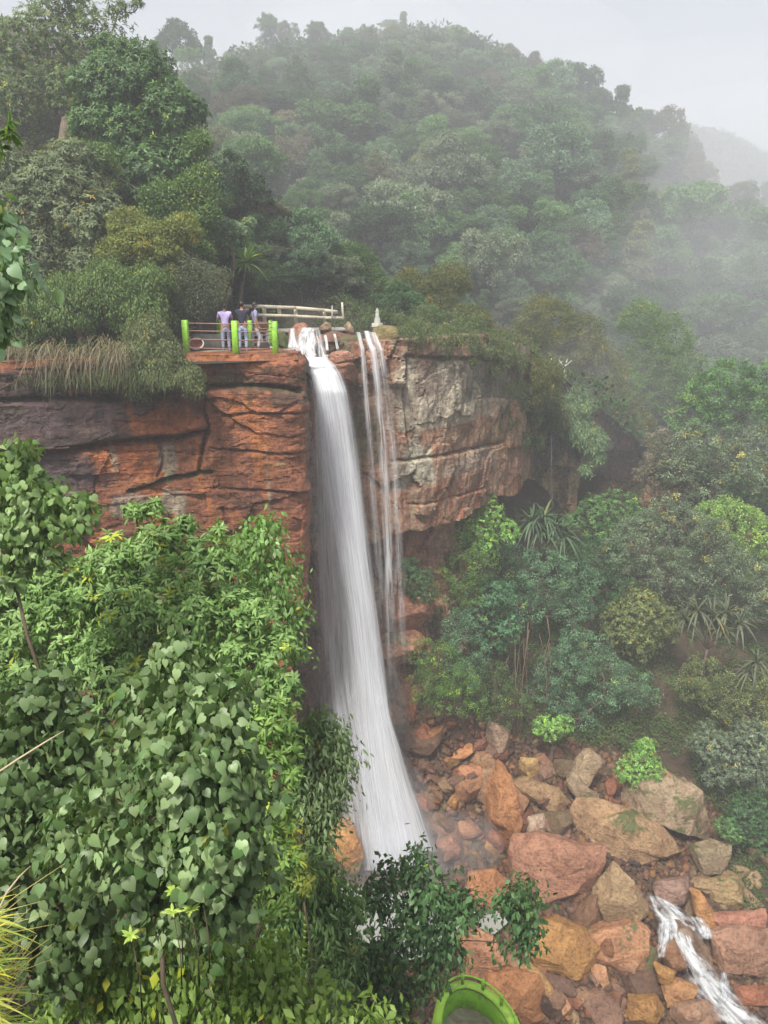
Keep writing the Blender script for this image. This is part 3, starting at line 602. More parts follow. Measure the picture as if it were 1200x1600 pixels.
# ---- trees and bushes of the left bank
def up_base(px, py, t, dz=0):
    c = P(px, py, t); return (c[0], c[1], min(float(up_h(c[0], c[1])), c[2])+dz)
def LL(t, lst, fy=1.1, fz=.9): return [Lp(x, y, t+(r_ if len(q) else 0), r, fy, fz) for (x, y, r, *q) in lst for r_ in [q[0] if q else 0]]
plant('tree', 'tall wispy olive tree at the top left, behind all the others', 'tree', up_base(120, 300, 36), LL(36, [(60, 60, 62), (150, 60, 50), (30, 150, 55), (110, 140, 50), (185, 12, 22), (100, 5, 45), (215, 6, 12), (10, 80, 50), (160, 120, 40)]), 3400, 9, 'rosette', .17, ((.07, .115, .035), (.15, .21, .065)), 'lance', M_leaf, .3, n_tw=6, noise_=.4, shell=.5)
plant('tree', 'big glossy dark green tree leaning over the left cliff', 'tree', up_base(190, 430, 31), LL(31, [(170, 130, 55), (225, 115, 45), (262, 175, 48), (200, 220, 55), (245, 265, 50), (297, 170, 28), (150, 190, 45), (290, 240, 34), (262, 322, 36), (215, 300, 40), (180, 90, 35), (300, 290, 24)]), 5600, 9, 'rosette', .2, ((.035, .09, .022), (.10, .19, .05)), 'lance', M_leafg, .35, n_tw=5, noise_=.35)
plant('tree', 'mid green tree filling the bank between the glossy tree and the small light green one', 'tree', up_base(285, 430, 29), LL(29, [(300, 300, 30), (312, 335, 26), (285, 370, 30), (255, 320, 34), (318, 275, 18), (312, 395, 22), (240, 360, 26), (150, 255, 30), (310, 225, 18)]), 3000, 10, 'scatter', .12, ((.06, .12, .03), (.14, .22, .06)), 'oval', M_leaf, .18, noise_=.35)
plant('tree', 'grey green tree at the left edge, above the dry grass', 'tree', up_base(80, 470, 28), LL(28, [(90, 290, 62), (40, 330, 55), (130, 350, 55), (60, 410, 58), (15, 260, 45), (115, 250, 40), (165, 320, 30), (20, 400, 50), (140, 410, 40)]), 5200, 9, 'rosette', .16, ((.10, .135, .065), (.18, .22, .11)), 'lance', M_leaf, .25, n_tw=4, noise_=.32)
plant('tree', 'yellow green rounded tree above the platform, leftward', 'tree', up_base(230, 470, 27.5), LL(27.5, [(225, 385, 42), (198, 352, 26), (252, 405, 32), (285, 360, 24), (180, 400, 26), (262, 372, 26)]), 900, 44, 'tuft', .085, ((.12, .15, .035), (.24, .27, .07)), 'oval', M_leaf, .15, noise_=.25, tuft=.2)
plant('tree', 'small light green tree with bare forked limbs above the platform', 'tree', up_base(333, 430, 31), LL(31, [(340, 350, 25), (368, 362, 22), (388, 347, 12), (312, 345, 22), (352, 376, 14), (330, 330, 14)], 1.1, .6), 1300, 9, 'rosette', .14, 'pale', 'lance', M_leaf, .14, noise_=.3, n_tw=2)
plant('bush', 'fine leaved grey green bush left of the people', 'bush', up_base(300, 480, 28), LL(28, [(290, 435, 40), (322, 462, 26), (256, 440, 32), (335, 440, 16), (270, 475, 34), (305, 480, 20)]), 900, 40, 'tuft', .07, 'grey', 'oval', M_leaf, .1, ('stem', 'foliage'), noise_=.3)
plant('bush', 'mid green bush filling the bank below the grey green tree', 'bush', up_base(130, 520, 26.5), LL(26.5, [(170, 450, 52), (110, 478, 52), (220, 490, 42), (60, 488, 50), (15, 470, 45), (235, 440, 30), (20, 520, 30)]), 4200, 10, 'hang', .12, ((.07, .13, .035), (.15, .22, .06)), 'lance', M_leaf, .14, ('stem', 'foliage'), noise_=.3)
plant('bush', 'grey green bush hanging over the lip of the red cliff', 'bush', up_base(240, 548, 25.6), LL(25.6, [(230, 560, 42), (255, 560, 30), (292, 588, 22), (185, 572, 34), (255, 590, 30), (150, 590, 24), (215, 605, 22), (305, 606, 14), (235, 525, 34)]), 4200, 10, 'hang', .10, ((.09, .125, .05), (.18, .21, .09)), 'lance', M_leaf, .08, ('stem', 'foliage'), noise_=.35)
plant('bush', 'dark bush behind the palm', 'bush', up_base(400, 470, 40), LL(40, [(350, 430, 34), (395, 445, 26), (430, 450, 24), (455, 440, 22)]), 600, 40, 'tuft', .1, 'dark', 'oval', M_leaff, .1, ('stem', 'foliage'), tuft=.3)
plant('bush', 'bright green bush on the cliff top behind the bridge rail', 'bush', up_base(540, 470, 43), LL(43, [(500, 440, 30), (540, 420, 38), (575, 450, 30), (520, 460, 26), (560, 410, 24)]), 800, 40, 'tuft', .11, 'mid', 'oval', M_leaff, .12, ('stem', 'foliage'), tuft=.32)
plant('bush', 'yellowish bush on the cliff top beside the stone marker', 'bush', up_base(655, 490, 42), LL(42, [(640, 450, 30), (675, 470, 30), (700, 440, 30), (650, 490, 24), (720, 500, 26), (690, 510, 20)]), 800, 40, 'tuft', .11, 'olive', 'oval', M_leaff, .12, ('stem', 'foliage'), tuft=.3)
plant('bush', 'grey green growth trailing over the top of the streaked cliff', 'bush', up_base(760, 540, 42.5), LL(42.5, [(640, 512, 22), (680, 522, 20), (725, 528, 22), (770, 540, 28), (800, 560, 34), (745, 505, 26), (790, 600, 26), (820, 620, 24), (800, 650, 16), (845, 590, 34)]), 4200, 10, 'hang', .14, 'olive', 'lance', M_leaff, .1, ('stem', 'foliage'), noise_=.4)
def rim(px, py, back=.15):
    d = CF+(px-600)/F*CR+(800-py)/F*CU; t = W2.p[:, 1]/d[1]; i = int(np.argmin(np.abs(t*d[0]-W2.p[:, 0]))); return float(t[i])-back
plant('bush', 'leafy fringe spilling over the brink of the streaked cliff, right of the stone marker', 'bush', up_base(690, 505, 38.5), [Lp(x, y+6, rim(x, y), r, 1., 1.) for x, y, r in ((632, 512, 11), (650, 514, 14), (668, 520, 10), (690, 522, 17), (712, 526, 12), (735, 528, 19), (752, 545, 12), (765, 535, 20), (788, 545, 24), (808, 560, 20), (700, 545, 8), (738, 560, 9), (772, 575, 13), (798, 600, 15), (655, 536, 7))]+[Lp(x, y, t, r, 1., .8) for x, y, t, r in ((628, 500, 36.6, 15), (645, 506, 36.2, 16), (670, 514, 37, 16), (695, 518, 38, 18), (722, 526, 39, 18), (748, 533, 40, 20), (772, 548, 41.2, 22), (665, 492, 38, 20), (705, 498, 39.5, 22), (740, 506, 41, 24), (790, 565, 42.6, 22), (735, 508, 40.5, 20))], 3000, 12, 'hang', .1, ((.06, .10, .03), (.15, .19, .07)), 'lance', M_leaf, .05, ('stem', 'foliage'), noise_=.45)
plant('bush', 'curtain of trailing plants hanging down the right end of the streaked cliff', 'bush', up_base(800, 560, 42.5), [Lp(x, y, t, r, .7, 1.2) for x, y, t, r in ((775, 560, 40.6, 16), (790, 590, 41.2, 20), (805, 620, 41.6, 20), (795, 655, 41.4, 14), (822, 600, 43, 24), (830, 650, 43.6, 18), (838, 690, 44.4, 14), (850, 620, 45.5, 26), (870, 650, 47, 22), (815, 690, 42.6, 12), (750, 555, 39.6, 12), (780, 640, 41, 10))], 2600, 12, 'hang', .13, ((.06, .09, .03), (.13, .16, .065)), 'lance', M_leaf, .05, ('stem', 'foliage'), noise_=.4)
plant('bush', 'pale hanging ferns on the rock nose in the alcove', 'bush', P(905, 690, 48.7), LL(48.5, [(905, 675, 26), (925, 690, 20), (890, 660, 24), (930, 715, 12), (900, 635, 30), (915, 735, 9)]), 2000, 10, 'hang', .16, 'pale', 'lance', M_leaff, .06, ('stem', 'foliage'))
plant('tree', 'broad olive tree overhanging the alcove', 'tree', up_base(880, 600, 57), LL(56, [(850, 500, 44), (890, 540, 48), (930, 580, 44), (870, 590, 36), (960, 630, 36), (990, 660, 30), (820, 540, 34)]), 1100, 40, 'tuft', .15, 'olive', 'oval', M_leaff, .2, tuft=.42)
plant('tree', 'light green tree right of the alcove, with rounded clumps', 'tree', up_base(1000, 640, 60), LL(60, [(1000, 500, 34), (1040, 530, 36), (1060, 575, 34), (1010, 560, 36), (980, 600, 30), (1075, 610, 28), (1020, 620, 34)]), 900, 40, 'tuft', .15, ((.08, .15, .04), (.14, .22, .07)), 'oval', M_leaff, .2, tuft=.42)

# ---- trees of the right gorge slope
def lo_base(px, py, t):
    c = P(px, py, t); return (c[0], c[1], min(float(lo_h(c[0], c[1])), c[2]-.3))
RT = [('wide flat topped tree below the alcove, with bare hanging roots', 45, (830, 960), [(850, 890, 48), (790, 925, 44), (900, 905, 36), (760, 950, 30), (825, 950, 34), (895, 950, 34), (905, 1000, 26), (800, 870, 24)], 'blue', 'scatter', .15, .7),
      ('dark glossy tree left of the wide flat topped one', 44, (775, 1000), [(765, 925, 34), (740, 955, 26), (790, 980, 26), (770, 1000, 24)], ((.035, .085, .035), (.07, .15, .06)), 'rosette', .2, .9),
      ('rounded upright blue green bush left of the roots', 42, (722, 1050), [(718, 975, 30), (722, 1010, 34), (730, 1040, 26)], 'blue', 'scatter', .12, 1.1),
      ('layered blue green tree above the boulders', 42, (890, 1150), [(880, 1040, 40), (915, 1010, 34), (940, 1045, 34), (985, 1070, 34), (1005, 1085, 24), (880, 1090, 32), (845, 1075, 26), (900, 1120, 28), (945, 1090, 24)], 'blue', 'scatter', .14, .65),
      ('small bright tree under the layered blue green one', 40.5, (860, 1165), [(858, 1138, 22), (880, 1130, 16), (845, 1130, 14)], 'bright', 'rosette', .13, .8),
      ('largest domed tree in the middle of the right gorge slope', 46.5, (1050, 980), [(1050, 820, 56), (1000, 845, 44), (1095, 870, 46), (1045, 900, 48), (1090, 920, 34), (1000, 900, 40), (1110, 830, 28), (960, 870, 34)], 'grey', 'scatter', .17, .8),
      ('yellow green bush below the largest domed tree', 45, (1000, 1020), [(1000, 950, 44), (970, 975, 34), (1030, 975, 34), (1000, 1000, 34)], 'olive', 'rosette', .15, .9),
      ('tree with a lime top at the right edge', 48, (1160, 900), [(1150, 815, 46), (1185, 840, 40), (1120, 800, 30), (1200, 880, 40)], 'lime', 'scatter', .19, .7),  # whole crown in yellow green leaf colours
      ('grey green tree under the lime topped one', 46, (1160, 950), [(1140, 880, 40), (1185, 910, 40), (1150, 935, 34), (1210, 960, 34)], 'grey', 'scatter', .18, .8),
      ('mid green tree right of the yellow rock nose', 48.5, (950, 850), [(930, 800, 34), (965, 790, 32), (945, 840, 34), (985, 810, 26), (900, 815, 22)], 'mid', 'rosette', .2, .8),
      ('dark tree between the strap leaved plant and the largest domed one', 46.5, (930, 950), [(925, 870, 36), (950, 910, 36), (930, 940, 30), (900, 870, 26)], 'dark', 'scatter', .17, .9),
      ('broad pale tree at the lower right', 42, (1130, 1180), [(1100, 1050, 30), (1130, 1085, 40), (1165, 1110, 42), (1195, 1080, 36), (1085, 1075, 26), (1200, 1140, 36)], 'olive', 'scatter', .14, .75),
      ('grey green tree above the mossy boulder', 41, (1150, 1240), [(1110, 1160, 36), (1150, 1180, 44), (1190, 1210, 40), (1120, 1205, 30), (1175, 1150, 32)], 'grey', 'rosette', .13, .8),
      ('bright green bush behind the tall tan rock', 39.8, (995, 1230), [(1000, 1185, 26), (985, 1205, 24), (1015, 1205, 22), (1000, 1222, 22), (1010, 1165, 16)], 'bright', 'rosette', .12, .9),
      ('dark bush right of the mossy boulder', 39.5, (1170, 1310), [(1165, 1270, 34), (1190, 1300, 34), (1150, 1290, 22), (1200, 1260, 30)], 'dark', 'rosette', .13, .9),
      ('small bright bush beside the heap of stones', 38.6, (1140, 1320), [(1140, 1298, 18), (1128, 1288, 14), (1152, 1310, 12)], 'mid', 'rosette', .11, .9),
      ('leafy bush climbing below the foot of the streaked cliff', 42, (745, 860), [(740, 820, 30), (715, 835, 22), (765, 800, 22), (762, 775, 12), (700, 850, 20), (790, 830, 26), (755, 850, 26)], 'bright', 'rosette', .13, .9),
      ('dark green bush filling the ravine left of the trees', 42, (700, 960), [(720, 890, 34), (700, 930, 30), (745, 880, 30), (690, 900, 22), (735, 930, 22)], ((.045, .085, .02), (.09, .14, .03)), 'scatter', .12, .9),
      ('green bush growing right beside the thin falls', 37.2, (650, 930), [(648, 905, 24), (658, 925, 20), (640, 885, 16), (665, 900, 14)], 'dark', 'rosette', .12, .9),
      ('mossy green bush above the reddish rocks', 40.5, (690, 1100), [(690, 1040, 36), (670, 1070, 28), (715, 1070, 30), (660, 1020, 20), (690, 1095, 22), (740, 1100, 22)], ((.05, .10, .02), (.10, .17, .03)), 'scatter', .11, .9),
      ('low dark bush left of the root tangle', 41.5, (770, 1110), [(770, 1060, 32), (800, 1095, 26), (780, 1120, 20), (745, 1070, 20)], ((.05, .08, .02), (.08, .12, .035)), 'scatter', .11, .8),
      ('grey tree far up at the right edge of the slope', 50, (1130, 790), [(1090, 690, 40), (1130, 720, 44), (1175, 740, 44), (1060, 730, 34), (1110, 765, 34), (1190, 690, 40)], 'grey', 'scatter', .22, .8),
      ('mid green tree above the grey one at the right edge', 52, (1130, 690), [(1110, 620, 44), (1160, 640, 46), (1200, 600, 40), (1080, 655, 34), (1140, 590, 34)], 'mid', 'scatter', .24, .8),
      ('brownish tree right of the alcove wall', 51, (1040, 780), [(1040, 720, 34), (1015, 745, 28), (1060, 760, 30), (1030, 690, 24)], 'brown', 'scatter', .18, .8)]
for lab, t, b, ls, pal, mode, sz, fz in RT:
    ar = sum((r*t/F)**2 for _, _, r in ls); bush = 'bush' in lab
    gt = [g_ @ CF for g_ in (ground_hit(x_, y_, lo_h, 18, 62, 300) for x_, y_, r_ in ls) if g_ is not None]; t = min([t]+[float(np.median(gt))-2.2]) if gt else t; b = (b[0], b[1])
    tf = t*.0066; tu = mode == 'scatter'; sz = sz*(.72 if tu else .95); pp_ = PAL[pal] if isinstance(pal, str) else pal; pal = (A(pp_[0])*1.0*A([.9, 1, 1.1]), A(pp_[1])*2.0*A([.9, 1, 1.1]))
    ar = sum((r*t/F)**2 for _, _, r in ls)
    plant('bush' if bush else 'tree', lab, 'bush' if bush else 'tree', lo_base(*b, t+.5) , LL(t, ls, 1.1, fz), int(ar/tf**2*3.6) if tu else int(ar/sz**2*4.5), 40 if tu else 9, 'tuft' if tu else mode, sz, pal, 'oval' if mode == 'scatter' else 'lance', M_leaff if t > 43 else M_leaf, .16 if not bush else .06, ('stem', 'foliage') if bush else ('trunk', 'crown'), noise_=.34, tuft=tf)
def lo_cov(x, y):
    z = lo_h(x, y); a_, b_, _ = pix(np.stack([x, y, z], -1)); return np.where((y > cl(x)-.6) | (b_ > veg_line(a_)+rng.normal(size=x.shape)*6), -60, z)
cover('gorge_undergrowth', 'dense green ground cover on the gorge slope between the trees', lo_cov, (1.5, 34, 28, 58), 34000, .15, (.04, .08, .02), (.10, .15, .045), 30, 60, 8, .12, 'oval')
cover('bank_undergrowth', 'low tangled plants on the ground behind the bridge and on the left bank', lambda x, y: np.where((x > -8.2) & (x < 3.4) & (y < 38.8) | (y < cl(x)+.7), -60, up_h(x, y)), (-24, 30, 24, 60), 24000, .15, (.045, .08, .022), (.10, .15, .045), 30, 60, 8, .12, 'oval')
# dead pale snags
for i, (pts, t, lab) in enumerate(([[(868, 592), (866, 575), (861, 560)], 50, 'pale dead snag in the dark growth above the alcove, left one of the pair'], [[(884, 590), (881, 574), (887, 561)], 50, 'pale dead snag in the dark growth above the alcove, right one of the pair'], [[(648, 332), (662, 322), (668, 312)], 80, 'pale bare branch among trees in the middle of the hill'], [[(700, 350), (690, 330), (694, 318)], 88, 'bare dead branch beside the brightest tree of the hill'])):
    mb = MB(); q = [P(x, y, t) for x, y in pts]; mb.tube(q, [.09, .06, .02], 6); mb.tube([q[1], q[1]+A([.5, 0, .45])], [.05, .015], 5); mb.tube([q[1], q[1]+A([-.35, 0, .5])], [.04, .012], 5)
    tag(mb.build('dead_branch', plain('bleached_wood', (.5, .47, .42), .9, .1, 6, .2), smooth=True), lab, 'branch')
# bare roots and vines hanging under the wide tree
mb = MB()
for i in range(15):
    x = rng.uniform(796, 866); y0 = rng.uniform(960, 1010); L_ = rng.uniform(60, 170); t = 40.6+rng.uniform(-.6, .6)
    mb.tube([P(x+rng.uniform(-4, 4)+(j/5)*rng.uniform(-14, 4), y0+L_*j/5, t+.2*rng.normal()) for j in range(6)], np.linspace(.035, .015, 6)*rng.uniform(.4, 1.2), 5)
tag(mb.build('hanging_roots', plain('root_bark', (.13, .085, .055), .9, .2, 5, .4), smooth=True), 'reddish bare roots hanging in the dark hollow under the wide tree', 'roots', kind='stuff')
# dry grass fringe over the left cliff
def blades(mb, bases, dirs, L_, w, c1, c2, droop, seg=5, yellow=0.):
    n = len(bases); tt = np.linspace(0, 1, seg); d = unit(dirs); s = unit(np.cross(d, A([0.01, 0, 1.]))+rng.normal(size=(n, 3))*.2); L_ = L_*rng.uniform(.5, 1.2, n)
    c = bases[:, None]+d[:, None]*tt[None, :, None]*L_[:, None, None]+A([0, 0, -1])*(tt[None, :, None]**2)*(L_*droop*rng.uniform(.5, 1.3, n))[:, None, None]
    ww = w*np.interp(tt, [0, .4, 1], [.8, 1, .08]); V = np.concatenate([c-s[:, None]*ww[None, :, None], c+s[:, None]*ww[None, :, None]], 1)
    q = A([(j, j+1, seg+j+1, seg+j) for j in range(seg-1)]); T = (q[None]+(np.arange(n)*2*seg)[:, None, None]).reshape(-1, 4)
    mb.add(V.reshape(-1, 3), T, np.repeat(tint(n, c1, c2, yellow), 2*seg, axis=0)); return mb
n = 1000; px_ = rng.uniform(-80, 200, n); bs = np.stack([P(x, rng.uniform(528, 566)-8*math.sin(x*.09), rng.uniform(24.2, 25.2)) for x in px_]); bs[:, 2] += fbm(bs*1.3, 2)*.3
mb = blades(MB(), bs, rng.normal(size=(n, 3))*.5+A([0, -1, .1]), .8, .010, (.10, .08, .045), (.25, .20, .12), .9)
n = 1300; px_ = rng.uniform(-80, 300, n); bs = np.stack([P(x, rng.uniform(575, 600), rng.uniform(24.1, 24.6)) for x in px_])
blades(mb, bs, rng.normal(size=(n, 3))*.6+A([0, -.8, .2]), .34, .008, (.05, .075, .02), (.10, .13, .045), .9)
tag(mb.build('dry_grass', M_leaf), 'dry brown grass hanging over the edge of the dark ledge', 'grass', kind='stuff')
# ================================================================== foreground shrubs
DM = 3.0
def nb(px, py, t):
    c = P(px, py, t); return (c[0], c[1], float(near_h(c[0], c[1])))
def fore(lab, t, b, ls, pal, mode, leaf, size, dens, k, mat=None, cat='shrub', fy=1.1, fz=.95, r0=.04, sh=.7, **kw):
    dens = dens*DM; L = LL(t, ls, fy, fz); ar = sum(l[3]**2 for l in L)
    return plant('shrub' if cat != 'tree' else 'tree', lab, cat, nb(*b, t), L, int(ar/size**2*dens), k, mode, size, pal, leaf, mat or M_leaf, r0, ('stem', 'foliage') if cat != 'tree' else ('trunk', 'crown'), shell=sh, **kw)
fore('large shrub of big heart shaped pale green leaves, nearest the viewpoint', 4.2, (270, 1400), [(278, 1030, 42, -.1), (250, 1090, 62), (335, 1110, 60, -.1), (300, 1190, 85, -.25), (375, 1240, 55), (215, 1190, 70), (320, 1310, 85, -.3), (225, 1320, 80, -.15), (385, 1350, 45), (130, 1310, 80, .1), (340, 1420, 60, -.1), (250, 1420, 50)],
     ((.065, .13, .04), (.25, .34, .16)), 'hang', 'heart', .060, 2.7, 4, M_leafg, sh=.75, noise_=.3, yellow=.005, n_tw=3, r0=.03)
fore('shaded shrub of heart shaped leaves at the left edge, behind the yellow grass', 4.8, (60, 1420), [(75, 1085, 38), (30, 1140, 48), (105, 1140, 40), (50, 1210, 75), (110, 1230, 55), (30, 1310, 80), (60, 1390, 70), (130, 1420, 50), (100, 1480, 60)],
     ((.06, .11, .035), (.16, .23, .10)), 'hang', 'heart', .066, 2.3, 4, M_leafg, sh=.75, noise_=.3, yellow=.004, n_tw=3, r0=.03)
fore('heart leaved vine clump standing against the red cliff at the left edge', 7.2, (40, 1000), [(22, 745, 40), (55, 790, 48), (15, 830, 44), (85, 815, 34), (20, 890, 32), (65, 858, 32), (125, 800, 28), (35, 712, 18)],
     ((.12, .21, .06), (.24, .34, .13)), 'hang', 'heart', .076, 2.6, 4, M_leafg, sh=.75, noise_=.3, n_tw=3, r0=.035)
fore('wide tree of whorled lance shaped leaves in front of the red cliff', 9.2, (200, 1150), [(250, 850, 48), (325, 880, 52), (175, 880, 50), (110, 925, 52), (55, 960, 60), (200, 950, 70), (295, 960, 70), (385, 960, 50), (370, 1030, 55), (130, 1020, 62), (430, 1010, 38), (440, 1075, 36), (300, 1050, 55), (212, 800, 20), (245, 792, 16), (290, 822, 20), (30, 1030, 50), (15, 930, 45), (0, 1000, 50), (75, 890, 36), (340, 830, 16), (410, 1100, 34), (200, 1050, 60)],
     ((.13, .24, .06), (.28, .42, .15)), 'rosette', 'lance', .102, 3.6, 9, M_leaf, 'tree', sh=.75, noise_=.32, n_tw=3, r0=.12)
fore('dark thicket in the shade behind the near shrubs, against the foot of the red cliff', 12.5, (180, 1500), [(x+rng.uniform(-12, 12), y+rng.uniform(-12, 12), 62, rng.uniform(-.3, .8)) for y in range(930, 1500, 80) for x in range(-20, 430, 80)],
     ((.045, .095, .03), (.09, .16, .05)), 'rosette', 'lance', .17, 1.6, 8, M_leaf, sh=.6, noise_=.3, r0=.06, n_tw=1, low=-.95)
fore('small round leaved shrub against the cliff corner', 10.2, (410, 1100), [(400, 850, 36), (428, 895, 38), (400, 930, 34), (452, 950, 22), (368, 868, 24), (420, 825, 18), (455, 985, 22), (462, 1020, 16), (448, 905, 18)],
     ((.11, .22, .05), (.23, .37, .12)), 'hang', 'oval', .10, 3.4, 5, M_leafg, sh=.6, noise_=.34, n_tw=3, r0=.05)
fore('leafy mid green shrub between the heart leaved shrub and the falls', 7.4, (430, 1450), [(425, 1120, 36), (445, 1165, 30), (420, 1200, 40), (432, 1260, 36), (415, 1320, 40), (440, 1345, 30), (400, 1150, 34), (455, 1215, 20), (430, 1400, 34)],
     ((.11, .21, .045), (.23, .36, .09)), 'rosette', 'lance', .095, 2.9, 8, M_leaf, sh=.6, noise_=.33, n_tw=3, r0=.05)
fore('drooping grey green tree overlapping the left side of the falls', 10.4, (490, 1560), [(498, 1150, 34), (525, 1185, 26), (480, 1195, 34), (512, 1225, 28), (478, 1250, 32), (505, 1270, 24), (520, 1160, 22), (470, 1160, 26), (500, 1300, 18)],
     ((.11, .17, .07), (.20, .28, .13)), 'hang', 'lance', .115, 6.5, 8, M_leaf, 'tree', sh=.7, noise_=.5, n_tw=4, r0=.07)
fore('mid green shrub with drooping narrow leaves below the orange rock', 10.0, (480, 1600), [(480, 1370, 36), (520, 1400, 34), (455, 1420, 40), (505, 1455, 40), (545, 1430, 24), (470, 1490, 40), (520, 1510, 36), (440, 1360, 26), (430, 1480, 34)],
     ((.08, .16, .05), (.17, .27, .10)), 'hang', 'lance', .13, 5.0, 8, M_leaf, sh=.6, noise_=.35, n_tw=3, r0=.06)
fore('yellow green sprigged shrub between two darker ones', 9.0, (445, 1560), [(460, 1335, 22), (470, 1375, 24), (445, 1300, 20), (430, 1365, 22)], ((.13, .19, .03), (.22, .27, .05)), 'rosette', 'lance', .09, 4.0, 8, M_leaf, sh=.6, n_tw=3, r0=.03)
fore('low bright green shrub along the bottom of the view', 5.2, (400, 1640), [(430, 1560, 55), (495, 1575, 45), (350, 1565, 50), (560, 1600, 40), (250, 1570, 55), (160, 1570, 50), (415, 1505, 40), (280, 1510, 42), (460, 1600, 50), (335, 1600, 50), (90, 1590, 45), (600, 1620, 40), (200, 1490, 42), (240, 1465, 36), (150, 1500, 36), (330, 1490, 40)],
     ((.13, .22, .04), (.26, .37, .10)), 'hang', 'oval', .085, 3.8, 5, M_leaf, sh=.6, noise_=.35, yellow=.03, n_tw=3, r0=.02)
fore('dark leaved tree with a long side branch in front of the pool', 13., (640, 1640), [(612, 1375, 30), (650, 1350, 20), (590, 1405, 28), (672, 1395, 36), (708, 1425, 32), (640, 1445, 34), (600, 1490, 40), (680, 1480, 38), (560, 1530, 40), (615, 1560, 42), (735, 1415, 20), (822, 1400, 26), (800, 1425, 22), (826, 1445, 22), (815, 1478, 20), (790, 1402, 14), (655, 1325, 10), (672, 1515, 24), (585, 1580, 36), (770, 1470, 10)],
     ((.04, .10, .035), (.11, .21, .08)), 'hang', 'oval', .145, 3.7, 6, M_leafg, 'tree', sh=.6, noise_=.45, n_tw=3, r0=.11)
for i, (px, py, lab) in enumerate(((272, 1392, 'bright star shaped leaf sprig, topmost of five'), (315, 1398, 'bright star shaped leaf sprig, rightmost of five'), (270, 1425, 'bright star shaped leaf sprig in the centre of the five'), (298, 1422, 'bright star shaped leaf sprig, lower right of the five'), (205, 1462, 'bright star shaped leaf sprig, lowest and leftmost of five'))):
    root = tag(empty('sprig', tuple(P(px, py, 3.75))), lab, 'sprig', 'bright young sprigs on the near shrub'); n = 11; az = np.arange(n)*2.4; el = rng.uniform(.1, .9, n)
    T = np.stack([np.cos(az)*np.cos(el), np.sin(az)*np.cos(el)-.3, np.sin(el)*.8], -1); N = np.tile(A([0, -.5, 1.]), (n, 1)); V, Tt, C = leaves(np.zeros((n, 3)), N, T, rng.uniform(.04, .06, n), 'lance', tint(n, (.32, .48, .08), (.46, .58, .14), 0))
    obj('leaf_whorl', V, Tt, M_leaf, root, C=C); MB().tube([(0, .03, -.5), (0.02, 0, -.25), (0, 0, 0)], [.004, .003, .002], 5).build('stem', M_bark, root)
# left edge branch of heart leaves, close to the viewer
plant('branch', 'pale heart leaved branch reaching in at the left edge, beside the upper trees', 'branch', P(-90, 640, 6.2), LL(6.2, [(5, 390, 24), (12, 440, 28), (2, 480, 26), (-20, 420, 40), (-30, 350, 40), (-50, 500, 50)]), 130, 5, 'hang', .1, ((.14, .24, .12), (.23, .34, .19)), 'heart', M_leafg, .02, ('stem', 'foliage'))
plant('branch', 'bright leafy twig at the left edge above the grey green tree', 'branch', P(-90, 320, 6.5), LL(6.5, [(2, 190, 15), (15, 205, 12), (-30, 230, 35)]), 36, 7, 'rosette', .10, 'bright', 'lance', M_leaf, .012, ('stem', 'foliage'))
# yellow bamboo grass at the lower left
n = 520; bs = np.stack([P(rng.uniform(-130, -25), rng.uniform(1430, 1680), rng.uniform(2.0, 2.6)) for _ in range(n)])
mb = blades(MB(), bs, rng.normal(size=(n, 3))*A([.35, .4, .4])+A([1., -.1, .25]), .17, .0042, (.24, .34, .05), (.46, .46, .11), .3, 6, .1)
for i in range(26):
    a = P(rng.uniform(-90, 0), rng.uniform(1420, 1660), 2.3); mb.tube([a, a+A([.06, 0, .05]), a+A([rng.uniform(.1, .22), .02, rng.uniform(.06, .16)])], [.002, .0015, .0007], 4, (.5, .42, .16))
tag(mb.build('bamboo_grass', M_leaf), 'yellow green bamboo grass reaching in at the lower left corner', 'grass', kind='stuff')
for pts, lab in (([(-30, 1225), (30, 1185), (70, 1160), (100, 1142)], 'bare pale twig crossing the left edge shrub'), ([(-5, 1430), (10, 1395), (30, 1370), (48, 1353)], 'bare tan twig above the yellow grass')):
    tag(MB().tube([P(x, y, 3.6+.05*i) for i, (x, y) in enumerate(pts)], [.006, .005, .004, .002], 6).build('twig', plain('twig_bark', (.42, .34, .22), .8), smooth=True), lab, 'twig')
mb = MB(); 
for j in range(7): mb.tube([P(476+.5*j, 1500-9.5*j-1, 9.3), P(476+.5*j, 1492-9.5*j, 9.3), P(476.5+.5*j, 1491-9.5*j, 9.3)], [.036, .035, .042], 8)
tag(mb.build('bamboo_stalk', plain('bamboo_green', (.12, .2, .03), .45, .1, 8, .1), smooth=True), 'short thick green stalk sticking up among the shrubs', 'stalk')
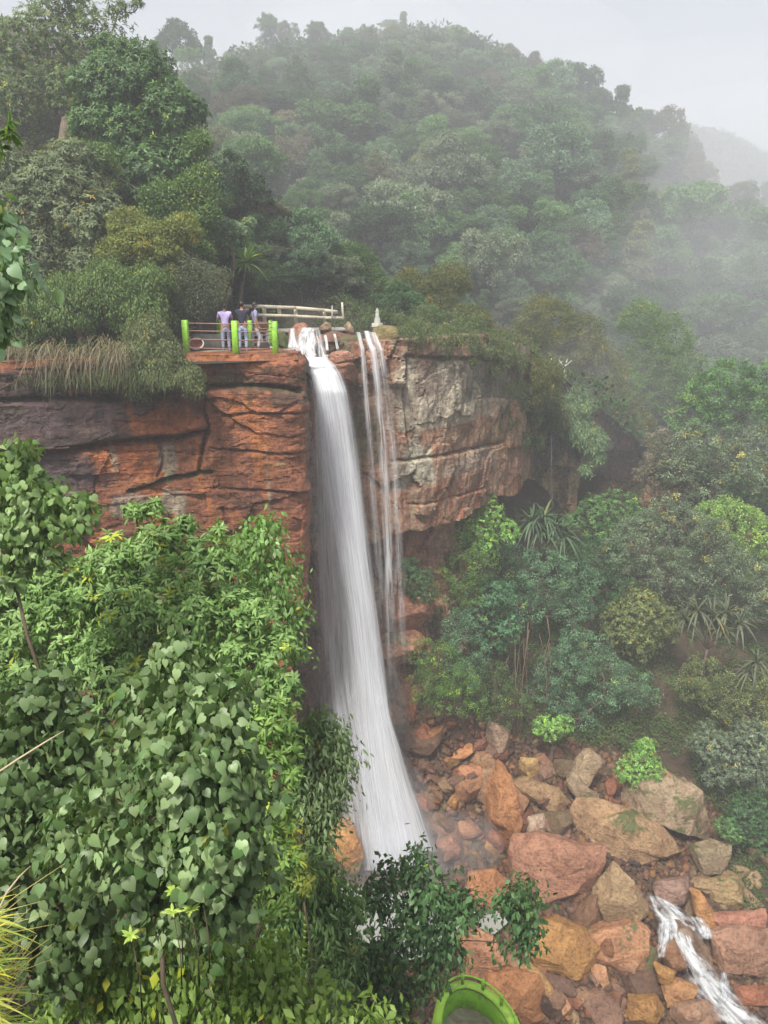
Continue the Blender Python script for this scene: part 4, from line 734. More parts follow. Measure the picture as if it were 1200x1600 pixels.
# ================================================================== boulders
def boulder(name, poly, t, label, color, thick=.62, seed=0, ring=56, prof=22, box=.28, cut=13, rough=.05, top=.6, mat=None, group=None, cat='boulder', under=.62, tilt=0., local=None):
    """a rock with the given outline, real thickness, broken faces: outline rings closed front and back, cut by fracture planes, then roughened"""
    r_ = np.random.default_rng(seed+11)
    if local is None:
        poly = A(poly, float); q = np.stack([(poly[:, 0]-600)/F*t, (800-poly[:, 1])/F*t], 1)
    else: q = A(poly, float)
    L = np.r_[0, np.cumsum(np.linalg.norm(np.diff(np.r_[q, q[:1]], axis=0), axis=1))]; s = np.linspace(0, L[-1], ring, endpoint=False); qq = np.r_[q, q[:1]]
    q = np.stack([np.interp(s, L, qq[:, i]) for i in (0, 1)], 1); c = q.mean(0); Rr = math.sqrt(abs(np.sum(q[:, 0]*np.roll(q[:, 1], -1)-q[:, 1]*np.roll(q[:, 0], -1))/2)/math.pi)
    q = c+(q-c)*1.15
    ph = np.linspace(-math.pi/2, math.pi/2, prof+2)[1:-1]; sc2 = np.cos(ph)**box; dp = np.sin(ph)*thick*Rr
    V2 = np.concatenate([np.c_[c+(q-c)*k, np.full(ring, d)] for k, d in zip(sc2, dp)]+[A([[c[0], c[1], -thick*Rr], [c[0], c[1], thick*Rr]])])
    if local is None:
        tl = V2[:, 1]-c[1]; W = V2[:, :1]*CR+V2[:, 1:2]*CU+(t+thick*Rr*.8+V2[:, 2:]+tilt*tl[:, None])*CF; up, toward = A([0, 0, 1.]), A([0, -1., 0])
    else: W = np.c_[V2[:, 0], V2[:, 2], V2[:, 1]]; up, toward = A([0, 0, 1.]), A([0, -1., 0])
    c3 = W.mean(0); W = W-c3
    pl = [(unit(up*.85+toward*.42+r_.normal(size=3)*.22), top), (unit(-up*.75+toward*.65+r_.normal(size=3)*.2), under-.08), (unit(toward*.6+A([1., 0, 0])*.8+r_.normal(size=3)*.2), .86), (unit(toward*.6-A([1., 0, 0])*.8+r_.normal(size=3)*.2), .88)]
    pl += [(unit(r_.normal(size=3)*A([1, .6, .8])+toward*r_.uniform(.1, 1.5)+up*.3), r_.uniform(.7, .93)) for _ in range(cut)]
    for n, k in pl:
        d = W @ n; m = d.max()*k; W = W-np.maximum(d-m, 0)[:, None]*n*.96
    s0 = seed*3.7; dirn = unit(W); b = fbm(W/Rr*1.1+s0, 3); W = W+dirn*(b*rough*2*Rr)[:, None]+dirn*(np.abs(fbm(W/Rr*2.6+s0+5, 4))*-rough*1.5*Rr)[:, None]
    W = W+dirn*(fbm(W*3.1+s0, 4)*.05*min(1, Rr))[:, None]
    e = np.floor((W @ unit(r_.normal(size=3)+A([0, 0, 1.2])))/Rr*4+b*1.2)  # bedding steps
    W = W+dirn*((_h(e.astype(np.int64), e.astype(np.int64)*0+seed, e.astype(np.int64)*0)-.5)*.035*Rr)[:, None]
    i = np.arange(prof*ring).reshape(prof, ring); j = np.roll(i, -1, 1); T = [np.stack([i[:-1], j[:-1], j[1:], i[1:]], -1).reshape(-1, 4)]
    n0 = prof*ring; T = np.concatenate([T[0][:, [0, 1, 2]], T[0][:, [0, 2, 3]], np.stack([j[0], i[0], np.full(ring, n0)], -1), np.stack([i[-1], j[-1], np.full(ring, n0+1)], -1)])
    o = obj(name, W, T, mat or M_boul, smooth=True, sharp=20); o.location = c3; o.color = (*color, 1)
    if label: tag(o, label, cat, group)
    return o
PINK, ORA, AMB, TAN, RED, BRN, OCR, SAL = (.34, .175, .11), (.40, .19, .08), (.35, .19, .06), (.31, .22, .12), (.31, .125, .065), (.20, .115, .07), (.34, .23, .10), (.40, .205, .11)
mo, no = 'M', ''
BL = [([(807,1320),(850,1319),(880,1325),(920,1335),(952,1342),(956,1370),(945,1395),(920,1420),(880,1430),(830,1428),(807,1405),(805,1360)], 34.8, 'big smooth pink boulder standing in the pool', PINK, .45, .95, .9, no),
 ([(915,1260),(950,1265),(1000,1282),(1035,1295),(1052,1315),(1070,1350),(1072,1380),(1050,1386),(1030,1380),(990,1372),(950,1350),(910,1325),(908,1285)], 36.5, 'long tan slab lying tilted above the pink boulder', (.36, .235, .13), .5, .72, .55, mo),
 ([(782,1190),(792,1200),(805,1235),(820,1300),(812,1322),(790,1332),(775,1305),(767,1270),(767,1235),(780,1215)], 36.5, 'tall upright orange boulder, pointed at the top', ORA, .7, .9, .8, no),
 ([(807,1225),(825,1224),(875,1240),(890,1255),(892,1282),(880,1285),(835,1275),(820,1265),(810,1245)], 37.8, 'brown block with a dark underside right of the upright boulder', (.29, .19, .10), .6, .6, .5, no),
 ([(972,1360),(995,1385),(1015,1415),(1022,1445),(1005,1452),(970,1460),(945,1452),(935,1430),(937,1405),(955,1380)], 33.9, 'pointed tan boulder beside the white rapid', TAN, .6, .95, .85, no),
 ([(925,1465),(970,1455),(1020,1450),(1018,1475),(1022,1500),(1010,1522),(990,1538),(955,1548),(945,1530),(930,1510),(920,1490)], 33., 'cracked salmon orange boulder under the pointed tan one', SAL, .6, .8, .7, mo),
 ([(1010,1490),(1028,1500),(1032,1540),(1010,1562),(985,1568),(965,1552),(1000,1520)], 32.8, 'dark mossy wedge below the cracked salmon boulder', (.15, .13, .06), .7, .7, .7, mo),
 ([(818,1475),(880,1460),(920,1475),(950,1500),(952,1525),(930,1545),(880,1552),(840,1542),(812,1510)], 32.6, 'broad amber boulder with a dark lower edge', AMB, .7, .72, .55, no),
 ([(898,1440),(940,1400),(938,1430),(945,1455),(922,1472),(898,1462)], 34.1, 'wet brown rock leaning on the left of the pointed tan boulder', (.22, .125, .07), .7, .8, .8, no),
 ([(715,1485),(750,1468),(772,1480),(808,1535),(790,1542),(722,1532),(710,1505)], 32., 'salmon slab sloping behind the lime green balcony', SAL, .6, .9, .7, no),
 ([(750,1547),(800,1535),(845,1542),(853,1570),(850,1610),(790,1612),(762,1572)], 31., 'rough orange boulder right of the lime green balcony', ORA, .6, .85, .8, no),
 ([(735,1378),(775,1372),(800,1395),(788,1420),(765,1455),(735,1440)], 34.6, 'orange boulder behind the dark leaved tree', ORA, .6, .85, .8, no),
 ([(1000,1240),(1025,1225),(1060,1228),(1090,1240),(1115,1255),(1122,1285),(1108,1328),(1085,1345),(1068,1335),(1050,1300),(1015,1288),(986,1275)], 37.4, 'large mossy boulder at the upper right of the heap', (.31, .235, .155), .75, .7, .6, mo),
 ([(1047,1222),(1075,1222),(1092,1244),(1065,1248),(1048,1236)], 38.2, 'rounded brown rock behind the large mossy boulder', (.25, .19, .11), .8, .8, .8, mo),
 ([(1032,1205),(1042,1206),(1053,1217),(1046,1231),(1034,1223)], 38.4, 'small pink rock on top of the large mossy boulder', PINK, .8, .8, .8, no),
 ([(920,1175),(945,1190),(940,1210),(922,1237),(893,1212),(905,1193)], 38.4, 'tall tan rock standing at the top of the heap', (.33, .25, .16), .6, .9, .9, no),
 ([(888,1206),(900,1212),(922,1236),(939,1246),(936,1258),(910,1259),(890,1232)], 38., 'split grey tan rock at the foot of the tall tan one', (.30, .235, .15), .6, .8, .8, no),
 ([(1125,1475),(1155,1467),(1215,1472),(1218,1530),(1185,1552),(1145,1550),(1133,1515)], 32.8, 'large square reddish boulder at the right edge', (.33, .19, .125), .6, .75, .6, no),
 ([(1052,1450),(1075,1452),(1105,1480),(1125,1510),(1127,1534),(1110,1532),(1080,1500),(1055,1468)], 32.9, 'long dark rock splitting the rapid in two', (.20, .13, .085), .6, .8, .7, no),
 ([(1035,1490),(1060,1480),(1078,1510),(1077,1532),(1050,1525)], 32.4, 'wet brown rock in the middle of the rapid', (.25, .13, .065), .7, .8, .7, no),
 ([(1025,1508),(1058,1525),(1056,1547),(1034,1543)], 32., 'golden wet rock at the left side of the rapid', AMB, .7, .8, .8, no),
 ([(1042,1555),(1065,1542),(1094,1550),(1093,1577),(1070,1584),(1044,1577)], 31.6, 'rounded orange rock below the rapid', (.42, .23, .10), .7, .85, .8, no),
 ([(1157,1555),(1180,1551),(1212,1555),(1212,1577),(1165,1577)], 31.8, 'small red rock below the square reddish boulder', RED, .7, .8, .8, no),
 ([(1056,1588),(1090,1575),(1125,1580),(1132,1615),(1050,1615)], 31., 'flat brown rock at the lower edge beside the rapid', (.31, .19, .12), .6, .85, .8, no),
 ([(1083,1390),(1100,1398),(1130,1463),(1110,1477),(1090,1432)], 34., 'long orange ramp of rock right of the rapid', (.45, .235, .09), .5, .9, .9, no),
 ([(1022,1388),(1085,1378),(1082,1410),(1050,1428),(1030,1402)], 34.6, 'dull purplish rock above the rapid', (.25, .16, .125), .6, .8, .8, no),
 ([(1110,1437),(1210,1430),(1215,1478),(1130,1474)], 33.9, 'flat red shelf of rock at the right edge', (.38, .18, .12), .4, .9, .9, no),
 ([(657,1135),(672,1140),(682,1160),(680,1177),(665,1189),(649,1175),(646,1155)], 38.2, 'round red rock right beside the falls', RED, .7, .8, .8, no),
 ([(690,1147),(712,1145),(725,1157),(710,1177),(700,1182),(682,1172)], 38.8, 'flat faced mauve rock next to the round red one', (.33, .20, .16), .5, .95, .9, no),
 ([(697,1113),(715,1127),(727,1147),(710,1153),(690,1150),(686,1145)], 39.2, 'triangular golden brown rock above the mauve one', (.36, .20, .09), .6, .9, .9, no),
 ([(735,1152),(755,1153),(766,1167),(755,1179),(733,1177)], 39., 'dark red rock left of the pale flat slab', (.26, .12, .075), .7, .8, .8, no),
 ([(765,1133),(794,1132),(800,1150),(796,1177),(782,1188),(760,1175)], 39.2, 'pale brown flat slab under the bushes', (.30, .215, .15), .5, .95, .9, no),
 ([(728,1198),(750,1205),(753,1227),(732,1253),(713,1245),(714,1220)], 37.8, 'cracked orange block left of the upright boulder', (.40, .19, .10), .7, .85, .8, no),
 ([(738,1180),(762,1180),(778,1197),(757,1217),(745,1204),(725,1199)], 38.6, 'brown rock on top of the cracked orange block', (.29, .17, .09), .7, .8, .8, no),
 ([(693,1205),(710,1190),(722,1202),(719,1224),(698,1224)], 38.2, 'dark rust rock left of the cracked orange block', (.23, .10, .05), .7, .8, .8, no),
 ([(755,1208),(777,1208),(774,1242),(762,1277),(740,1247),(748,1230)], 37.6, 'broken brown rock wedged behind the upright boulder', (.29, .175, .10), .7, .8, .8, no),
 ([(650,1245),(667,1245),(682,1265),(676,1273),(653,1267)], 37.6, 'wet orange rock in the spray at the edge of the falls', (.46, .20, .11), .7, .9, .9, no),
 ([(718,1290),(740,1288),(753,1302),(740,1313),(723,1312)], 36.4, 'small orange rock in the wet hollow', (.40, .21, .12), .7, .9, .8, no),
 ([(683,1320),(705,1310),(722,1322),(712,1340),(685,1340)], 35.8, 'pinkish rock at the edge of the pool mist', (.40, .21, .14), .7, .9, .8, no),
 ([(637,1077),(652,1080),(656,1100),(652,1132),(637,1146),(630,1125),(630,1095)], 38.8, 'tall rough red rock behind the thin falls', RED, .7, .8, .8, no),
 ([(817,1190),(840,1190),(846,1222),(825,1226),(812,1210)], 38.6, 'ochre stained rock above the brown block', (.37, .25, .10), .7, .85, .8, no),
 ([(824,1282),(850,1279),(854,1300),(842,1318),(822,1304)], 36.8, 'whitish rock under the brown block', (.42, .32, .24), .7, .85, .8, no),
 ([(850,1282),(892,1295),(897,1322),(880,1325),(858,1312)], 36.9, 'wet dark rock between the brown block and the tan slab', (.24, .13, .09), .7, .8, .8, no),
 ([(596,940),(660,934),(676,948),(655,985),(640,998),(600,985)], 37.4, 'layered reddish ledge rock right of the thin falls, upper one', (.36, .18, .11), .7, .8, .6, no),
 ([(590,998),(652,985),(664,1004),(640,1040),(600,1050)], 37.2, 'layered reddish ledge rock right of the thin falls, lower one', (.38, .2, .12), .7, .8, .6, mo),
 ([(512,1310),(540,1292),(563,1325),(566,1352),(552,1374),(520,1356)], 35., 'orange boulder left of the foot of the falls', (.46, .25, .10), .8, .9, .8, no),
 ([(530,1290),(545,1284),(556,1300),(550,1318),(532,1316)], 35.4, 'small pale orange rock at the left of the pool', (.46, .28, .15), .8, .9, .8, no),
 ([(720,1105),(727,1096),(737,1102),(734,1116),(723,1116)], 39.6, 'small squared pale rock under the green bushes', (.38, .28, .2), .7, .9, .9, no),
 ([(1085,1335),(1120,1322),(1150,1330),(1142,1372),(1105,1382),(1085,1368)], 36.6, 'crumbled grey tan rock below the mossy boulder', (.28, .22, .14), .6, .8, .7, mo),
 ([(1110,1385),(1165,1378),(1185,1398),(1150,1432),(1110,1420)], 35.6, 'ochre mossy rock at the right bank', (.33, .24, .12), .6, .8, .8, mo),
 ([(860,1560),(910,1553),(958,1560),(950,1582),(880,1584)], 31.9, 'low brown rock under the broad amber boulder', (.25, .15, .085), .7, .8, .7, no),
 ([(990,1570),(1030,1568),(1046,1590),(1020,1612),(985,1606)], 31.3, 'golden rock low beside the rounded orange one', AMB, .7, .85, .8, no),
 ([(795,1545),(840,1520),(870,1560),(905,1612),(850,1612)], 31.6, 'sloping golden rock at the bottom edge', (.40, .25, .10), .6, .85, .8, no)]
for i, (poly, t, lab, c, th, top, und, mk_) in enumerate(BL):
    boulder('boulder', poly, t, lab, c, th, i, 96, 44, top=top, under=und, mat=M_boulm if mk_ == 'M' else M_boul, rough=.05)
# smaller broken stones: eight shapes, copied over the bed
ps = []
for i in range(8):
    r_ = np.random.default_rng(90+i); a = np.sort(r_.random(9)*6.28); rr = r_.uniform(.6, 1., 9)
    ps.append(boulder('rock', np.c_[np.cos(a)*rr*1.15, np.sin(a)*rr*.85], 1, None, BRN, r_.uniform(.7, 1.), 70+i, 22, 12, cut=9, local=True, rough=.06))
cols = [RED, ORA, BRN, TAN, (.28, .15, .09), (.40, .22, .12), (.22, .13, .09), AMB, (.34, .2, .14)]
REG = [(650, 880, 1120, 1345, 100, .3, .85, 'reddish broken rock in the heap beside the falls', 'broken rocks heaped beside the falls'), (720, 1060, 1450, 1600, 60, .25, .8, 'wet orange brown rock on the lower stream bed', 'rocks on the lower stream bed'),
       (1085, 1200, 1320, 1460, 45, .15, .5, 'grey tan stone in the crumbled heap of the right bank', 'stones of the right bank'), (800, 1090, 1180, 1300, 40, .25, .6, 'ochre stone wedged between the upper boulders', 'stones between the upper boulders'), (830, 1130, 1535, 1610, 50, .1, .35, 'small golden cobble along the bottom of the view', 'golden cobbles in the shallows')]
k = 0
def bed_hit(px, py):
    return ground_hit(px, py, lo_h, 18, 60, 400)
for x0, x1, y0, y1, n, a, b, lab, grp in REG:
    for i in range(n):
        px, py = rng.uniform(x0, x1), rng.uniform(y0, y1)
        if grp.startswith('broken') and (py < 1110+(px-650)*.35 or py > 1330+0*px or (px > 800 and py < 1185)): continue
        p = bed_hit(px, py)
        if p is None: continue
        o = ps[k % 8]
        if k >= 8: o = o.copy(); col.objects.link(o)
        s = rng.uniform(a, b)*rng.choice([.8, 1.1, 1.6], p=[.35, .4, .25]); o.location = tuple(p+A([0, 0, s*.25])); o.scale = (s, s*rng.uniform(.7, 1.2), s*rng.uniform(.6, 1.1)); o.rotation_euler = tuple(rng.uniform(-.6, .6, 2))+(rng.random()*6.28,)
        c = A(cols[rng.integers(9)])*rng.uniform(.42, 1.1) if 'tan' not in lab else A(TAN)*rng.uniform(.7, 1.1); o.color = (*c, 1); tag(o, lab, 'rock', grp); k += 1
print('rocks', k)
# gravel: thousands of small stones between the rocks, colours darkened for the shaded gaps
cube = A([(x, y, z) for x in (-1, 1) for y in (-1, 1) for z in (-1, 1)], float)*.6; cq = A([(0, 1, 3, 2), (4, 6, 7, 5), (0, 4, 5, 1), (2, 3, 7, 6), (0, 2, 6, 4), (1, 5, 7, 3)]); m = 15000
xx, yy = rng.uniform(-7, 24, m), rng.uniform(24, 39, m); zz = lo_h(xx, yy); a_, b_, _ = pix(np.stack([xx, yy, zz], -1)); kp = b_ > veg_line(a_)-5; xx, yy, zz = xx[kp], yy[kp], zz[kp]; m = len(xx)
sz_ = rng.uniform(.05, .3, m); Q = unit(rng.normal(size=(m, 3))); Q2 = unit(np.cross(Q, rng.normal(size=(m, 3)))); Q3 = np.cross(Q, Q2); fr_ = np.stack([Q*rng.uniform(.7, 1.5, (m, 1)), Q2, Q3*rng.uniform(.5, .9, (m, 1))], 1)
V = np.einsum('nk,mkj->mnj', cube, fr_)*sz_[:, None, None]*rng.uniform(.6, 1.25, (m, 8, 1))+np.stack([xx, yy, zz], -1)[:, None]
gc_ = A(cols)[rng.integers(9, size=m)]*rng.uniform(.25, .7, (m, 1)); T = (cq[None]+(np.arange(m)*8)[:, None, None]).reshape(-1, 4)
tag(obj('gravel', V.reshape(-1, 3), T, rock_mat('gravel_stone', True, 0., False, bscale=1.5), C=np.repeat(gc_, 8, axis=0)), 'gravel and small broken stones between the boulders', 'gravel', kind='stuff')
# ---- ledge rocks of the upper cascade
UL = [([(486,596),(548,590),(556,575),(545,566),(490,572),(470,580)], 31.6, 'flat red brown ledge stone under the main fall', (.27, .13, .08), 1.5, .9, .9, no),
 ([(500,560),(545,553),(552,585),(530,600),(505,590)], 32.4, 'rust coloured block behind the main fall', (.30, .14, .08), .9, .8, .8, no),
 ([(515,552),(528,547),(548,550),(552,566),(520,570)], 32., 'smooth pink boulder between two small cascades', (.42, .22, .15), .8, .9, .9, no),
 ([(486,520),(512,516),(545,518),(556,530),(548,552),(520,548),(490,560),(478,540)], 33.3, 'dark brown rock shelf of the upper cascade', (.20, .105, .065), .8, .8, .8, no),
 ([(526,528),(556,521),(572,532),(570,548),(540,552),(528,542)], 33.2, 'mossy dark boulder beside the thin falls', (.17, .105, .06), .8, .8, .8, mo),
 ([(450,519),(462,505),(474,500),(478,510),(468,530),(452,540)], 34.2, 'reddish rock at the top of the left cascade', (.32, .16, .10), .8, .8, .8, no),
 ([(497,508),(506,501),(516,505),(516,517),(503,520),(498,514)], 34.2, 'blotched rock on the rim below the bridge rail', (.27, .2, .13), .9, .8, .8, mo),
 ([(537,506),(546,502),(551,512),(553,523),(543,522)], 34., 'small blotched rock on the rim near the thin falls', (.3, .22, .15), .9, .8, .8, mo),
 ([(586,510),(605,505),(626,513),(630,528),(605,536),(583,526)], 34.2, 'mossy yellow green rock at the corner beside the thin falls', (.24, .2, .08), .9, .8, .8, mo),
 ([(590,530),(612,532),(628,536),(626,552),(612,560),(590,552)], 34.1, 'tan block below the mossy corner rock', (.36, .2, .12), .9, .8, .8, no),
 ([(436,516),(445,514),(449,525),(447,540),(438,546),(433,534)], 30.2, 'moss covered round rock right of the platform', (.10, .13, .03), 1., .8, .8, mo),
 ([(440,553),(452,545),(462,552),(460,566),(444,568)], 29.6, 'mossy rock at the water edge by the platform corner', (.16, .15, .06), 1., .8, .8, mo),
 ([(452,560),(470,570),(478,590),(470,600),(455,580)], 29.4, 'wet brown rock under the white chute', (.28, .16, .10), 1., .8, .8, no),
 ([(398,508),(408,504),(420,506),(428,514),(420,522),(400,520)], 33.6, 'reddish rock behind the people on the platform', (.34, .17, .11), 1., .8, .8, no)]
for i, (poly, t, lab, c, th, top, und, mk_) in enumerate(UL):
    boulder('boulder', poly, t, lab, c, th, 200+i, 40, 18, top=top, under=und, mat=M_boulm if mk_ == 'M' else M_boul, rough=.07)
# ================================================================== water
def water_mat(name, c=(.95, .96, .99), fu=30, fv=1.6, contrast=1., base=.5, fine=3.):
    """long streams of white water: threads follow the flow coordinate, gaps between them are clear"""
    m, nt, out = new_mat(name); L = nt.links.new
    at = nd(nt, 'ShaderNodeAttribute', attribute_name='flow'); col_ = nd(nt, 'ShaderNodeAttribute', attribute_name='Col')
    def nz(a, b, d, r=.6):
        mp = nd(nt, 'ShaderNodeMapping', Scale=(a, b, 1)); L(at.outputs['Vector'], mp.inputs['Vector']); return noise(nt, 1., d, r, mp.outputs[0], .15)
    n1 = nz(fu, fv, 4); n2 = nz(fu*fine, fv*2.2, 3); n3 = nz(fu*.25, fv*.9, 3)
    s = mathn(nt, 'ADD', mathn(nt, 'MULTIPLY', mathn(nt, 'SUBTRACT', n1, .5), 2.4*contrast), mathn(nt, 'MULTIPLY', mathn(nt, 'SUBTRACT', n2, .5), 1.5*contrast))
    s = mathn(nt, 'ADD', s, mathn(nt, 'MULTIPLY', mathn(nt, 'SUBTRACT', n3, .5), 1.6*contrast)); s = mathn(nt, 'ADD', s, base*2)
    cf = col_.outputs['Fac']; a = mathn(nt, 'ADD', mathn(nt, 'MULTIPLY', cf, 1.25), mathn(nt, 'MULTIPLY', mathn(nt, 'SUBTRACT', s, 1.05), .62), True)
    a = mathn(nt, 'MULTIPLY', a, mathn(nt, 'MULTIPLY', cf, 2.2, True), True); a = mathn(nt, 'MULTIPLY', a, .93)
    df = nd(nt, 'ShaderNodeBsdfDiffuse'); df.inputs[0].default_value = (*c, 1); tr = nt.nodes.new('ShaderNodeBsdfTranslucent'); tr.inputs[0].default_value = (*c, 1)
    x = nd(nt, 'ShaderNodeMixShader', Fac=.5); L(df.outputs[0], x.inputs[1]); L(tr.outputs[0], x.inputs[2])
    tp_ = nt.nodes.new('ShaderNodeBsdfTransparent'); y = nt.nodes.new('ShaderNodeMixShader'); L(a, y.inputs[0]); L(tp_.outputs[0], y.inputs[1]); L(x.outputs[0], y.inputs[2]); L(y.outputs[0], out.inputs[0])
    return m
def sheet(rows, nu, nv, dens, edge=.25, bulge=.25, zoff=0., wob=.06, seed=0, edge_r=None):
    """rows: (px_left, px_right, py, t_left, t_right); returns verts, quads, flow, density"""
    rows = A(rows, float); k = np.linspace(0, 1, len(rows)); v = np.linspace(0, 1, nv)
    from_rows = np.stack([np.interp(v, k, rows[:, i]) for i in range(5)], 1)
    for _ in range(3): from_rows[1:-1] = (from_rows[:-2]+2*from_rows[1:-1]+from_rows[2:])/4
    u = np.linspace(0, 1, nu); U, V = np.meshgrid(u, v, indexing='ij')
    px = from_rows[:, 0]+(from_rows[:, 1]-from_rows[:, 0])*U; py = from_rows[:, 2]+0*U; t = from_rows[:, 3]+(from_rows[:, 4]-from_rows[:, 3])*U
    t = t-bulge*np.sin(U*math.pi)-zoff+wob*fbm(np.stack([U*9, V*3, U*0+seed], -1), 3)
    W = (CF+((px-600)/F)[..., None]*CR+((800-py)/F)[..., None]*CU)*t[..., None]
    hgt = np.r_[0, np.cumsum(np.linalg.norm(np.diff(W[nu//2], axis=0), axis=1))]
    er = edge if edge_r is None else edge_r
    a = sm(0, edge, U)*sm(0, er, 1-U)*dens(U, V)
    flow = np.stack([U+seed, np.broadcast_to(hgt*.12, U.shape), U*0+seed], -1)
    return W.reshape(-1, 3), gridT(nu, nv), flow.reshape(-1, 3), np.repeat(a.reshape(-1, 1), 3, 1)
def water(name, label, specs, mat, parent=None, kind='structure'):
    Vs, Ts, Fs, Cs = [], [], [], []; n = 0
    for s in specs:
        V, T, Fl, C = sheet(*s[0], **s[1]); Vs.append(V); Ts.append(T+n); Fs.append(Fl); Cs.append(C); n += len(V)
    o = obj(name, np.concatenate(Vs), np.concatenate(Ts), mat, parent, smooth=True, uv=np.concatenate(Fs), C=np.concatenate(Cs))
    if label: tag(o, label, 'water', kind=kind)
    return o
M_fall = water_mat('falling_water', c=(.9, .92, .96), fu=24, fv=1.5, contrast=1.15, base=.5)
M_veil = water_mat('thin_water', fu=5, fv=2.5, contrast=1.3, base=.44)
M_rap = water_mat('rapid_water', c=(.86, .89, .92), fu=6, fv=12., contrast=1.9, base=.47, fine=2.2)
core = [(456, 512, 558, 31.4, 31.8), (462, 526, 567, 31., 31.3), (470, 538, 584, 30.5, 30.8), (477, 548, 612, 30.4, 30.6), (482, 558, 660, 30.8, 31.), (488, 567, 720, 31.4, 31.5), (498, 575, 790, 31.9, 32.), (512, 582, 860, 32.4, 32.5), (526, 595, 950, 33.1, 33.2), (536, 606, 1040, 33.9, 34), (542, 618, 1130, 34.6, 34.7), (545, 634, 1210, 35.2, 35.2), (545, 660, 1290, 35.8, 35.7), (548, 680, 1360, 36.2, 36.)]
veil = [(470, 545, 576, 31.2, 31.4), (474, 552, 620, 30.9, 31.1), (474, 560, 680, 31.3, 31.4), (474, 572, 760, 32., 32.), (474, 582, 860, 32.8, 32.8), (476, 600, 960, 33.5, 33.5), (480, 614, 1060, 34.3, 34.3), (490, 632, 1160, 35., 35.), (510, 655, 1240, 35.6, 35.5), (515, 690, 1350, 36.4, 36.)]
D = lambda f: f
water('waterfall', 'tall white main waterfall dropping from the ledge beside the platform', [
    ((core, 70, 220, lambda U, V: .66+.12*sm(.3,.8,V)), dict(edge=.4, edge_r=.22, bulge=.35, seed=1)),
    ((core, 70, 220, lambda U, V: .62+0*V), dict(edge=.55, edge_r=.3, bulge=.1, zoff=.35, seed=2)),
    ((veil, 60, 220, lambda U, V: .42*sm(0, .1, V)+.12*sm(.5, .9, V)), dict(edge=.35, edge_r=.3, bulge=.3, zoff=-.2, seed=3)),
    (([(x0-4, x0+(x1-x0)*.75, y, a-.3, b-.3) for x0, x1, y, a, b in veil], 50, 200, lambda U, V: .3*sm(0, .2, V)), dict(edge=.5, edge_r=.4, bulge=.2, seed=4)),
    (([(575, 598, 1010, 33.2, 33.3), (590, 612, 1120, 34, 34.1), (600, 640, 1200, 34.6, 34.7), (610, 668, 1270, 35.1, 35.2), (618, 690, 1330, 35.6, 35.7)], 24, 60, lambda U, V: .65*sm(0, .3, V)), dict(edge=.4, edge_r=.3, bulge=.2, seed=5))], M_fall)
thin = []
tt_ = lambda y: float(np.interp(y, [515, 522, 530, 560, 1200], [34.3, 33., 32.6, 32.7, 35.3]))
for i, (rows, w, d) in enumerate((([(560, 519), (566, 545), (570, 600), (577, 700), (588, 850), (594, 960), (600, 1060)], 9, .75), ([(572, 517), (581, 545), (589, 600), (597, 700), (605, 850), (608, 1000), (618, 1180)], 12, .95), ([(583, 519), (593, 545), (602, 600), (612, 700), (620, 850), (624, 980), (628, 1150)], 10, .7),
                                  ([(530, 548), (532, 575), (534, 620)], 7, .6), ([(539, 560), (541, 590), (543, 640)], 5, .5))):
    w = w*1.25; d = d*.8
    rr = [(x-w/2-(y-500)*.012+i*1.3*math.sin(y*.013+i*2), x+w/2+(y-500)*(.02+.006*i)+i*1.1*math.sin(y*.011+i), y, tt_(y), tt_(y)) for x, y in rows]
    thin.append(((rr, 14, 160, lambda U, V, d=d: d*(1-.45*sm(.05, .5, V))*(1-sm(.7, 1, V))), dict(edge=.45, bulge=.08, seed=20+i)))
    thin.append(((rr, 10, 160, lambda U, V, d=d: .35*d*sm(.1, .4, V)*(1-sm(.7, 1, V))), dict(edge=.5, bulge=.3, seed=30+i)))
water('waterfall', 'three thin parallel white falls right of the main one', thin, M_veil)
up = []
